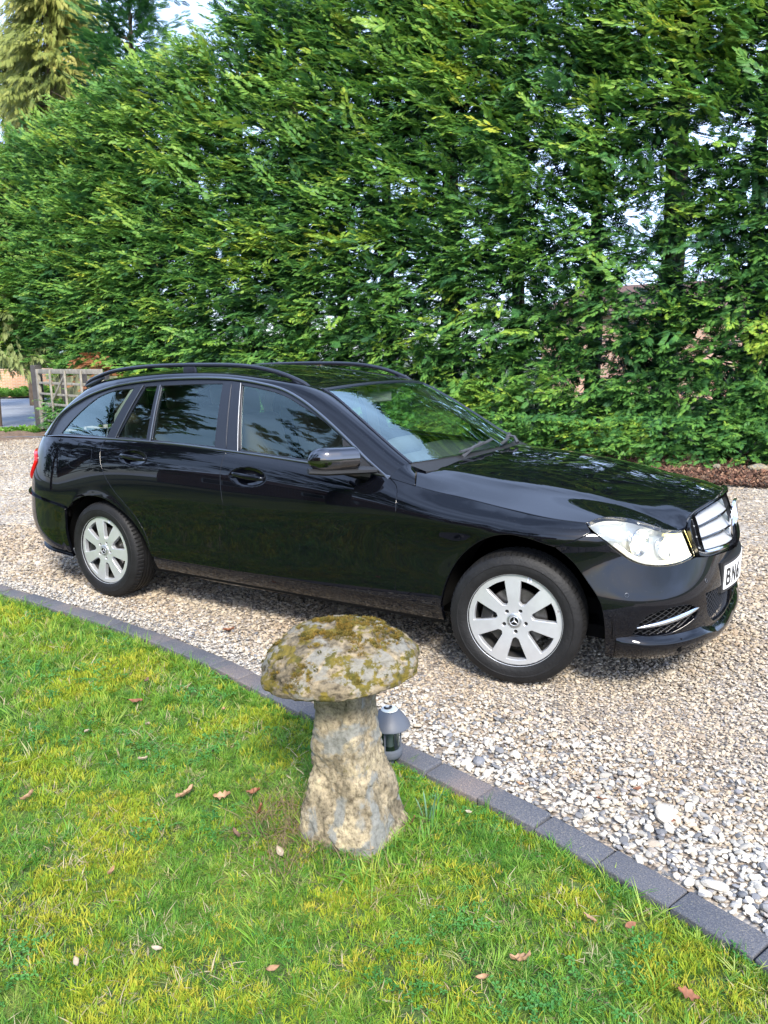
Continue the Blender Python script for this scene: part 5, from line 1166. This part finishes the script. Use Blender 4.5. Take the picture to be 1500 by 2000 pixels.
HR = [(0, (.010, .032, .018)), (.20, (.028, .092, .036)), (.40, (.066, .190, .046)), (.58, (.13, .29, .052)), (.78, (.26, .41, .058)), (1, (.48, .52, .06))]
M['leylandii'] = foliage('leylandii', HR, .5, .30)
M['twig'] = mat('twig', (.10, .07, .045), .9, var=.3, vscale=5)
hedge = empty('conifer_hedge', (-5, 7.6, 0)); tag(hedge, 'tall dense green conifer hedge filling the background behind the car', 'hedge')
def yface(x, z): return 6.95+.05*z+np.where(x < -9, (-9-x)*.03, 0)
GAPS = [(-2.92, 3.70, .50, .62), (-1.23, 4.28, .32, .25), (-1.45, 3.40, .62, .20), (-4.16, 3.37, .32, .26), (-.36, 4.33, .35, .30), (-6.03, 4.0, .45, .25), (-2.87, 4.35, .32, .40), (-.84, 2.11, .42, .09), (-1.9, 4.45, .42, .28), (-3.6, 4.3, .42, .30), (-.75, 3.75, .5, .14), (.1, 3.4, .3, .2), (-4.9, 3.7, .5, .15), (-3.5, 3.0, .3, .12), (-2.2, 2.9, .25, .1), (-5.2, 3.3, .3, .12), (-.3, 3.1, .4, .12),
        (-13.2, 4.6, .5, .4), (-12.4, 3.7, .35, .3), (-13.6, 6.0, .4, .5), (-11.3, 3.9, .3, .15), (-12.9, 2.6, .4, .2), (-14.2, 3.4, .4, .5), (-8.5, 3.1, .25, .12), (-7.6, 4.4, .25, .1), (-16.2, 4.4, .6, .3), (-16.8, 3.2, .5, .3), (-15.4, 5.3, .4, .3), (-15.2, 3.9, .3, .3), (-17, 5.6, .4, .3)]
def gapf(P):
    q = np.full(len(P), 9.0); w1 = fz(P, (1.9, .0, 1.9), 3, 3)
    for cx, cz, a, b_ in GAPS: q = np.minimum(q, np.hypot((P[:, 0]-cx)/a, (P[:, 2]-cz)/b_))
    return q+w1*.55
def rej(P):
    g = gapf(P); keep = (g > .45) | (RNG.uniform(0, 1, len(P)) < .25)
    return keep & (P[:, 2] > .03)
nb = 19500; X = np.where(RNG.uniform(0, 1, nb) < .93, RNG.uniform(-17.6, 1.3, nb), RNG.uniform(1.3, 4.2, nb)); Zb = RNG.uniform(.05, 8.6, nb)**1.0; Zb = np.where(RNG.uniform(0, 1, nb) < .15, RNG.uniform(.05, 1.1, nb), Zb)
top = np.interp(X, [-17.6, -15, -12.5, -10.5, -8.8, -6, 4.2], [6.3, 6.6, 7.0, 7.4, 7.6, 8.4, 8.6]); k = (Zb < top) & ((X > -14.3) | (Zb > 1.75+.3*np.sin(X*5))); X, Zb = X[k], Zb[k]
P0 = np.c_[X, np.zeros(len(X)), Zb]; d1 = fz(P0, (.55, 0, .75), 7, 3); d2 = fz(P0, (1.6, 0, 2.2), 1, 2)
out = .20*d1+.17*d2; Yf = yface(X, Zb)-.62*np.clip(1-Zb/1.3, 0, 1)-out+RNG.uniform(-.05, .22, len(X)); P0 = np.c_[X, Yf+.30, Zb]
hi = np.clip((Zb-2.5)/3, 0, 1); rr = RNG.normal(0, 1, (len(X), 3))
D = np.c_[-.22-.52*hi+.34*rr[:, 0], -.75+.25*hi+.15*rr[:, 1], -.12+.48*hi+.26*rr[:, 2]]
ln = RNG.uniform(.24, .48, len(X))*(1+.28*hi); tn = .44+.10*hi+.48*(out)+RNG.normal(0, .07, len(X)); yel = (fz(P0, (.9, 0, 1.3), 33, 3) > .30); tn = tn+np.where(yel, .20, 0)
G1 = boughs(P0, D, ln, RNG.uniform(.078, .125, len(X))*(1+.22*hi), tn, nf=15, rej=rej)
# inner and back layers : shade inside the hedge put into a darker tint
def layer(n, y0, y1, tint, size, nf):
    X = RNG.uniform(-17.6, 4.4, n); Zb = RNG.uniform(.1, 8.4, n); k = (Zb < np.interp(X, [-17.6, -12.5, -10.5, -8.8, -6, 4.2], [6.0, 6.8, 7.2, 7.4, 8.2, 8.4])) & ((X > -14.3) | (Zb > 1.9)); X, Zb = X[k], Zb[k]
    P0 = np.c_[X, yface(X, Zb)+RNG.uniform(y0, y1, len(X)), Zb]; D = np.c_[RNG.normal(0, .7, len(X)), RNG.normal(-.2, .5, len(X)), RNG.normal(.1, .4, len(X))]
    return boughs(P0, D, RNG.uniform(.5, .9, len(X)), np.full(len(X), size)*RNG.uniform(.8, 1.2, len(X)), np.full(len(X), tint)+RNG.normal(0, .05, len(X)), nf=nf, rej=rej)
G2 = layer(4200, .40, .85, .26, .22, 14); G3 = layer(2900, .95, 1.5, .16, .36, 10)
nl = 170; X = RNG.uniform(-16.5, 1.2, nl); Zb = RNG.uniform(.8, 8.2, nl)**1.0; k = Zb < np.interp(X, [-17.6, -12.5, -8.8, -6, 4.2], [6.3, 7.0, 7.6, 8.4, 8.6]); k &= (X > -14.2) | (Zb > 2.2); X, Zb = X[k], Zb[k]; n = len(X)
hi = np.clip((Zb-2.2)/2.5, 0, 1); P0 = np.c_[X, yface(X, Zb)-.05, Zb]; rr = RNG.normal(0, 1, (n, 3))
D = np.c_[-.25-.55*hi+.35*rr[:, 0], -.75+.30*hi+.12*rr[:, 1], -.05+.45*hi+.22*rr[:, 2]]
G0 = boughs(P0, D, RNG.uniform(.42, .75, n), RNG.uniform(.11, .16, n), .62+.1*RNG.normal(0, 1, n), nf=24, rej=lambda P: gapf(P) > .4)
n = 1100; X = RNG.uniform(-13.5, 2.6, n); Zb = RNG.uniform(.06, .75, n); P0 = np.c_[X, 6.62-.25*RNG.uniform(0, 1, n)+.25*nz(0, 0)+.15*np.sin(X*2.1), Zb]
G4 = boughs(P0, np.c_[RNG.normal(0, .45, n), np.full(n, -.7), RNG.normal(-.10, .22, n)], RNG.uniform(.18, .34, n), RNG.uniform(.07, .105, n), .42+.08*RNG.normal(0, 1, n), nf=14, rej=lambda P: P[:, 2] > .02)
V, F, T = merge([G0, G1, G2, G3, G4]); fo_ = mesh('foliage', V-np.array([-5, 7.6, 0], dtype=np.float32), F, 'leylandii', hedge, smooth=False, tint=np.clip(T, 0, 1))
r_ = random.Random(8)
for i in range(15):
    x = -13.6+i*1.22+r_.uniform(-.2, .2); y = 8.75+r_.uniform(-.15, .15); b = B(); h = 7.6
    b.tube([(x, y, -.2), (x+.05, y, 2), (x-.04, y+.05, 4.5), (x+.03, y, h)], [.15, .115, .085, .03], 10)
    for j in range(26):
        z = .5+j*.27; a = r_.uniform(0, 6.28); l_ = r_.uniform(.6, 1.3); b.tube([(x, y, z), (x+math.cos(a)*l_*.5, y-abs(math.sin(a))*l_*.5, z+.10), (x+math.cos(a)*l_, y-abs(math.sin(a))*l_, z+.28)], [.022, .014, .005], 5)
    b.V = [(v[0]+5, v[1]-7.6, v[2]) for v in b.V]; b.obj('trunk', 'twig', hedge)
# brown dead patch low on the left, above the gate
M['dead'] = foliage('dead_fronds', [(0, (.14, .05, .02)), (.5, (.30, .12, .05)), (1, (.42, .20, .09))], .8, .2)
n = 26; X = RNG.normal(-12.3, .45, n); Zb = RNG.normal(1.40, .18, n); P0 = np.c_[X, yface(X, Zb)-.15, Zb]; V, F, T = boughs(P0, np.c_[RNG.normal(-.2, .4, n), np.full(n, -.8), RNG.normal(-.2, .2, n)], RNG.uniform(.3, .5, n), np.full(n, .14), np.full(n, .4), nf=12)
mesh('dead_foliage', V-np.array([-5, 7.6, 0], dtype=np.float32), F, 'dead', hedge, smooth=False, tint=T)
# trees behind : trunk + crown
def tree(x, y, h, rad, z0, tint, label, kind='conifer', nbg=420, nf=15, size=.30, mat_='leylandii', weep=0, seed=0, gap=0.0, cat='tree', group=None, tw='twig'):
    t_ = empty('conifer_tree', (x, y, 0)); tag(t_, label, cat, group); r_ = random.Random(seed)
    b = B(); b.tube([(0, 0, -.2), (.06, .03, h*.35), (-.05, 0, h*.7), (0, 0, h*.98)], [h*.022, h*.017, h*.010, .02], 10)
    for j in range(int(h*4)):
        z = z0+(h-z0)*(j/(h*4))*.96; a = r_.uniform(0, 6.28); l_ = rad*.85*(1-(z-z0)/(h-z0))**.8+.15; b.tube([(0, 0, z), (math.cos(a)*l_*.5, math.sin(a)*l_*.5, z+.12-weep*.2), (math.cos(a)*l_, math.sin(a)*l_, z+.05-weep*.6)], [.04, .025, .008], 5)
    b.obj('trunk', tw, t_)
    f = RNG.uniform(0, 1, nbg)**.85; z = z0+(h-z0)*f; a = RNG.uniform(0, 2*math.pi, nbg); r0 = rad*(1-f)**.75*(.85+.3*np.sin(a*3+seed)+.25*np.sin(f*17+a*2)); rr = r0*RNG.uniform(.35, 1.0, nbg)
    P0 = np.c_[np.cos(a)*rr, np.sin(a)*rr, z]; k = fz(P0, (.6, .6, .6), seed*3, 2) > -.5+gap; P0, a, f = P0[k], a[k], f[k]; n = len(P0)
    D = np.c_[np.cos(a), np.sin(a), np.full(n, .35-weep*1.1)]+RNG.normal(0, .25, (n, 3)); tn = tint+.22*fz(P0, (.8, .8, .8), seed, 2)+RNG.normal(0, .06, n)
    V, F, T = boughs(P0, D, RNG.uniform(.6, 1.1, n)*(.6+.05*h), np.full(n, size), tn, nf=nf, upv=(0, 0, 1) if not weep else (.3, -.9, .3), droop=.18+.4*weep)
    mesh('crown', V, F, mat_, t_, smooth=False, tint=np.clip(T, 0, 1)); return t_
M['weeping'] = foliage('weeping_conifer', [(0, (.04, .06, .015)), (.4, (.11, .15, .03)), (.75, (.24, .27, .055)), (1, (.40, .36, .10))], .6, .25)
M['spruce'] = foliage('spruce', [(0, (.03, .05, .015)), (.5, (.13, .17, .05)), (1, (.28, .33, .12))], .6, .2)
tree(-9.8, 10.6, 10.8, 2.1, 2.5, .22, 'dark bluish conifer rising behind the left part of the hedge', seed=1, size=.34)
tree(-6.2, 11.0, 11.0, 2.2, 2.5, .20, 'dark conifer rising behind the middle of the hedge', seed=2, size=.34)
tree(-1.8, 11.2, 11.5, 2.6, 5.2, .12, 'very dark conifer seen over the hedge top right of centre', seed=3, size=.36)
tree(-13.4, 9.4, 9.9, 1.9, 2.8, .34, 'green feathery conifer at the left end of the hedge', seed=4, size=.28, gap=.1)
tree(-20.4, 12.6, 14.5, 2.8, 2.0, .62, 'tall yellow green weeping conifer at the top left corner', seed=5, size=.24, mat_='weeping', weep=1, gap=.05, nbg=1500, nf=18)
tree(-25.5, 14.5, 13, 3.2, 2.5, .48, 'far weeping conifer at the left edge behind the yellowish one', seed=6, size=.42, mat_='weeping', weep=.9, gap=.1, nbg=520)
tree(-17.2, 7.6, 4.3, 1.7, 1.6, .66, 'low pale green spruce above the brick wall at the left', seed=7, size=.24, mat_='spruce', weep=.6, nbg=300)
# ================================================================== GATE, BRICK WALL, ROAD, BED
M['gate_wood'] = mat('weathered_wood', (.23, .21, .17), .85, bump=.4, bscale=40, var=.35, vscale=9); M['post_wood'] = mat('dark_wood', (.055, .05, .048), .85, bump=.4, bscale=30, var=.3, vscale=8)
M['board'] = mat('mossy_board', (.16, .17, .09), .9, bump=.4, bscale=25, var=.5, vscale=5)
ga = Vector((-14.02, 6.62, 0)); gb = Vector((-10.45, 5.45, 0)); gd = (gb-ga).normalized(); gl = (gb-ga).length; gang = math.atan2(gd.y, gd.x)
pst = B(); pst.box((0, 0, .72), (.17, .17, 1.52), bev=.015); o = pst.obj('gate_post', 'post_wood'); o.location = (-14.16, 6.70, 0); tag(o, 'dark square timber gate post at the end of the open gate', 'post')
gt_ = empty('field_gate', tuple(ga), gang); tag(gt_, 'pale weathered wooden field gate standing open beside the hedge', 'gate')
for nm, c, d in [('stile', (.05, 0, .74), (.095, .07, 1.30)), ('stile', (gl-.05, 0, .72), (.085, .06, 1.2))]+[('rail', (gl/2, 0, z), (gl, .035, hh)) for z, hh in ((1.345, .095), (1.10, .05), (.87, .045), (.66, .045), (.47, .045), (.30, .045), (.15, .075))]+[('upright', (x, -.035, .74), (.07, .03, 1.25)) for x in (.95, 1.85, 2.75)]:
    b = B(); b.box(c, d, bev=.006); b.obj(nm, 'gate_wood', gt_)
b = B(); b.tube([(.1, -.03, .2), (1.85, -.03, 1.30)], .028, 6, sx=.5); b.obj('brace', 'gate_wood', gt_)
fn = empty('board_fence', (-13.9, 6.95, 0), math.atan2(-.18, 1)); tag(fn, 'mossy dark board fence just behind the open gate', 'fence')
for i in range(9):
    b = B(); b.box((.12+i*.30, 0, .62), (.27, .025, 1.3+.06*math.sin(i*2.1)), bev=.004); b.obj('board', 'board' if i % 3 != 1 else 'post_wood', fn)
for z in (.3, 1.0):
    b = B(); b.box((1.3, .03, z), (2.7, .04, .09)); b.obj('rail', 'post_wood', fn)
def brickmat(name, c1, c2, sc):
    m, t, N, Lk, p = nodes(name); tc = N.new('ShaderNodeTexCoord'); mp = N.new('ShaderNodeMapping'); mp.inputs['Rotation'].default_value = (R(90), 0, 0); Lk.new(tc.outputs['Object'], mp.inputs[0])
    br = N.new('ShaderNodeTexBrick'); br.inputs['Scale'].default_value = sc; br.inputs['Color1'].default_value = (*c1, 1); br.inputs['Color2'].default_value = (*c2, 1); br.inputs['Mortar'].default_value = (.45, .40, .33, 1); br.inputs['Mortar Size'].default_value = .012; br.inputs['Brick Width'].default_value = .225; br.inputs['Row Height'].default_value = .075
    Lk.new(mp.outputs[0], br.inputs[0]); n = noisen(N, Lk, tc.outputs['Object'], .8, 4); c3 = ramp(N, [(.3, (.75, .75, .75)), (.7, (1.2, 1.15, 1.05))]); Lk.new(n.outputs[0], c3.inputs[0])
    Lk.new(mixc(N, Lk, 1.0, br.outputs[0], c3.outputs[0], 'MULTIPLY'), p.inputs['Base Color']); p.inputs['Roughness'].default_value = .9; return m
M['brick'] = brickmat('wall_brick', (.50, .23, .12), (.62, .32, .16), 1.0); M['brick_dark'] = brickmat('house_brick', (.18, .06, .04), (.25, .09, .06), 1.0)
M['roof_tile'] = mat('roof_tile', (.10, .055, .04), .8, var=.3, vscale=3); M['win_white'] = mat('window_white', (.75, .75, .73), .5)
bw = empty('brick_wall', (-37, 14.2, 0), math.atan2(9.5, 6.0)*1.0); tag(bw, 'low orange red brick garden wall across the road at the far left', 'wall')
b = B(); b.box((7, 0, .60), (30, .24, 1.28)); b.obj('wall_face', 'brick', bw, smooth=False)
b = B(); b.box((7, 0, 1.28), (30, .30, .09), bev=.02); b.obj('coping', mat('coping', (.45, .30, .20), .9, var=.3, vscale=2), bw, smooth=False)
b = B(); b.add([(-14.45, 5.0, -.035), (-60, -22, -.035), (-80, 6, -.035), (-38.5, 12.6, -.035), (-28, 27, -.035), (-16, 30, -.035), (-14.3, 8.2, -.035)], [(0, 6, 5, 4, 3, 2, 1)]); M['asphalt'] = mat('asphalt', (.20, .215, .24), .85, bump=.3, bscale=60, var=.12, vscale=.7)
tag(b.obj('road', 'asphalt', smooth=False), kind='structure')
b = B()
for i in range(5): b.box((-15.0+i*.62, 4.75+i*.42, -.01), (.72, .12, .07), rot=Matrix.Rotation(.60, 3, 'Z'), bev=.01)
o = b; V_ = o.V; F_ = o.F
for i in range(5):
    b = B(); b.box((0, 0, 0), (.72, .12, .07), bev=.01); q = b.obj('drive_kerb_stone', 'kerb'); q.location = (-15.3+i*.62, 4.62+i*.37, -.01); q.rotation_euler = (0, 0, .54); tag(q, 'grey kerb stone at the drive mouth beside the road', 'kerb stone', 'grey stones at the drive mouth')
M['weed'] = leafmat('weed_leaves', [(0, (.06, .17, .02)), (.6, (.14, .32, .04)), (1, (.30, .42, .10))], .3, .5)
def weed(seed):
    r_ = random.Random(seed); V, F = [], []
    for _ in range(14):
        a = r_.uniform(0, 6.28); l_ = r_.uniform(.5, 1); e = r_.uniform(.2, 1.2); c, s = math.cos(a), math.sin(a); k = len(V); h = math.sin(e)*l_; q = math.cos(e)*l_
        V += [(0, 0, 0), (c*q*.5-s*.16, s*q*.5+c*.16, h*.7), (c*q, s*q, h*.8), (c*q*.5+s*.16, s*q*.5-c*.16, h*.7)]; F.append((k, k+1, k+2, k+3))
    return npmesh('weed', V, F)
wd_ = src_col('weed_clumps', [weed(i) for i in range(5)], M['weed'])
def weeds(name, n, fn, s0, s1): 
    P = [fn() for _ in range(n)]; return scatter(name, P, np.c_[np.zeros((n, 2)), RNG.uniform(0, 6.28, n)], RNG.uniform(s0, s1, n), wd_)
r_ = random.Random(9)
def wv():
    t_ = r_.uniform(-2, 18); u_ = r_.uniform(.2, 2.4); a = math.atan2(9.5, 6.0); return (-37+math.cos(a)*t_+math.sin(a)*u_, 14.2+math.sin(a)*t_-math.cos(a)*u_, r_.uniform(0, .2))
weeds('verge_plants', 900, wv, .25, .6)
weeds('gate_weeds', 130, lambda: (-14.55+r_.gauss(0, .30), 6.35+r_.gauss(0, .22), 0), .10, .24)
weeds('roadside_weeds', 120, lambda: (-15.4+r_.gauss(0, .5), 5.55+r_.gauss(0, .25), 0), .06, .14)
def wt():
    t_ = r_.uniform(-2, 18); a = math.atan2(9.5, 6.0); return (-37+math.cos(a)*t_-math.sin(a)*.4, 14.2+math.sin(a)*t_+math.cos(a)*.4, r_.uniform(.9, 2.3))
weeds('wall_top_shrubs', 900, wt, .3, .7)
# soil bank at the gate foot
b = B(); V = []
for i in range(24):
    for j in range(10):
        x = -15.6+i*.11*1.0; y = 5.1+j*.18; V.append((x, y, .05*math.exp(-((j-5)/3)**2)*math.exp(-((i-12)/8)**2)*2-.01+.02*nz(x, y, 0, 4)))
b.add(V, [(i*10+j, (i+1)*10+j, (i+1)*10+j+1, i*10+j+1) for i in range(23) for j in range(9)]); M['litter'] = mat('leaf_litter', (.13, .085, .055), .95, bump=1, bscale=30, var=.5, vscale=12)
tag(b.obj('earth_bank', 'litter'), kind='structure')
# leaf litter bed under the hedge
V, xs = [], np.linspace(-14, 6, 160)
for x in xs:
    e = 5.62 if x > -8 else 5.62+(-8-x)*.12
    e += .12*nz(x, 0, 0, 1.5)
    for k in range(14):
        f = k/13; y = e+f*4.0; V.append((x, y, -.005+.16*min(1, f*3)**.8+.05*nz(x, y, 0, 2.2)*min(1, f*4)))
F = [(i*14+k, (i+1)*14+k, (i+1)*14+k+1, i*14+k+1) for i in range(159) for k in range(13)]
tag(mesh('planting_bed', V, F, 'litter'), kind='structure')
def chip(seed):
    V, F = leafmesh(seed, 1.0, random.Random(seed).uniform(.3, 1.4), seed % 2 == 0); return npmesh('chip', V[::1], F)
m, t, N, Lk, p = nodes('litter_leaf'); oi = N.new('ShaderNodeObjectInfo'); cr = ramp(N, [(0, (.04, .022, .015)), (.35, (.10, .048, .03)), (.65, (.19, .09, .055)), (.85, (.30, .18, .11)), (1, (.06, .055, .045))]); Lk.new(oi.outputs['Random'], cr.inputs[0]); Lk.new(cr.outputs[0], p.inputs['Base Color']); p.inputs['Roughness'].default_value = .85; M['litter_leaf'] = m
lc = src_col('litter_leaves', [chip(300+i) for i in range(5)], M['litter_leaf'])
n = 11000; X = RNG.uniform(-8, 4, n); Y = 5.55+np.abs(RNG.normal(0, .6, n)); Zl = np.array([.0+.16*min(1, max(0, (y-5.5)/4*3))**.8+.05*nz(x, y, 0, 2.2)*min(1, max(0, (y-5.5))) for x, y in zip(X, Y)])+.01
scatter('leaf_litter', np.c_[X, Y, Zl], np.c_[RNG.normal(0, .5, n), RNG.normal(0, .5, n), RNG.uniform(0, 6.28, n)], RNG.uniform(.05, .11, n), lc)
for i, (x, y, s, lab) in enumerate(((.36, 6.25, .15, 'brown mossy rock in the leaf litter under the hedge at the right edge'), (-.1, 6.2, .08, 'small brown rock in the leaf litter left of the mossy one'))):
    me = pebble(70+i, 2, .7); bm = bmesh.new(); bm.from_mesh(me); bm.free(); o = link('rock', me, 'staddle_base'); o.location = (x, y, .14); o.scale = (s*1.6, s*1.2, s*1.2); o.rotation_euler = (.2, .1, .4+i); tag(o, lab, 'rock')
# ================================================================== BEHIND THE CAMERA (seen only as reflections in the car)
hs = empty('brick_house', (-8, -15.5, 0)); tag(hs, 'red brick house behind the photographer, reflected in the car doors', 'house')
b = B(); b.box((0, -3, 1.5), (20, 6, 3.2)); b.obj('wall', 'brick_dark', hs, smooth=False)
b = B(); b.add([(-10.3, .4, 3.05), (10.3, .4, 3.05), (9.4, -3, 5.2), (-9.4, -3, 5.2), (-10.3, -6.4, 3.05), (10.3, -6.4, 3.05)], [(0, 1, 2, 3), (3, 2, 5, 4), (0, 3, 4), (1, 5, 2), (0, 4, 5, 1)]); b.obj('roof', 'roof_tile', hs, smooth=False)
for x in (-7, -3.5, 3.2, 7):
    b = B(); b.box((x, .02, 1.7), (1.5, .06, 1.15)); wv_ = b.obj('window', 'win_white', hs, smooth=False)
    for s in (-.36, .36):
        b = B(); b.box((x+s, .06, 1.7), (.62, .02, 1.0)); b.obj('pane', 'gloss_black', wv_, smooth=False)
b = B(); b.box((0, .03, 1.05), (.95, .06, 2.1)); b.obj('door', 'win_white', hs, smooth=False)
tree(-7.0, -9.5, 9.5, 2.6, 2.6, .15, 'dark spreading conifer behind the photographer, reflected in the side windows', seed=11, size=.42, nbg=300, gap=.38)
tree(-12.6, -6.9, 10.5, 3.4, 1.2, .15, 'tall dark conifer behind the photographer, reflected in the rear windows', seed=12, size=.42, nbg=620, gap=.15)
tree(-3.2, -13.0, 9.0, 2.2, 3.4, .18, 'smaller conifer beyond the lawn behind the photographer, reflected in the front window', seed=13, size=.42, nbg=260, gap=.3)
bt = empty('bare_tree', (-5.0, -11.0, 0)); tag(bt, 'bare branched tree behind the photographer, reflected in the front side window', 'tree')
b = B(); r_ = random.Random(21)
def grow(p, d, l_, r0, dep):
    q = p+d*l_; b.tube([p, p.lerp(q, .5)+Vector((r_.gauss(0, .05), r_.gauss(0, .05), 0))*l_, q], [r0, r0*.8, r0*.62], 6 if dep > 2 else 4, cap=False)
    if dep <= 0: return
    for _ in range(3 if dep > 1 else 3):
        nd = (d+Vector((r_.gauss(0, .5), r_.gauss(0, .5), r_.gauss(.05, .3)))).normalized(); grow(q, nd, l_*r_.uniform(.62, .85), r0*.6, dep-1)
grow(Vector((0, 0, -.1)), Vector((0, 0, 1)), 2.1, .16, 5); b.obj('branches', 'twig', bt)
bh = empty('pale_house', (1.5, 26, 0)); tag(bh, 'pinkish brick house beyond the hedge glimpsed through its gaps', 'house')
b = B(); b.box((0, 3, 1.55), (22, 6, 3.2)); b.obj('wall', brickmat('pale_brick', (.45, .25, .19), (.55, .33, .26), 1.0), bh, smooth=False)
b = B(); b.add([(-11.3, -.4, 3.1), (11.3, -.4, 3.1), (10.4, 3, 4.4), (-10.4, 3, 4.4), (-11.3, 6.4, 3.1), (11.3, 6.4, 3.1)], [(0, 1, 2, 3), (3, 2, 5, 4), (0, 3, 4), (1, 5, 2), (0, 4, 5, 1)]); b.obj('roof', 'roof_tile', bh, smooth=False)
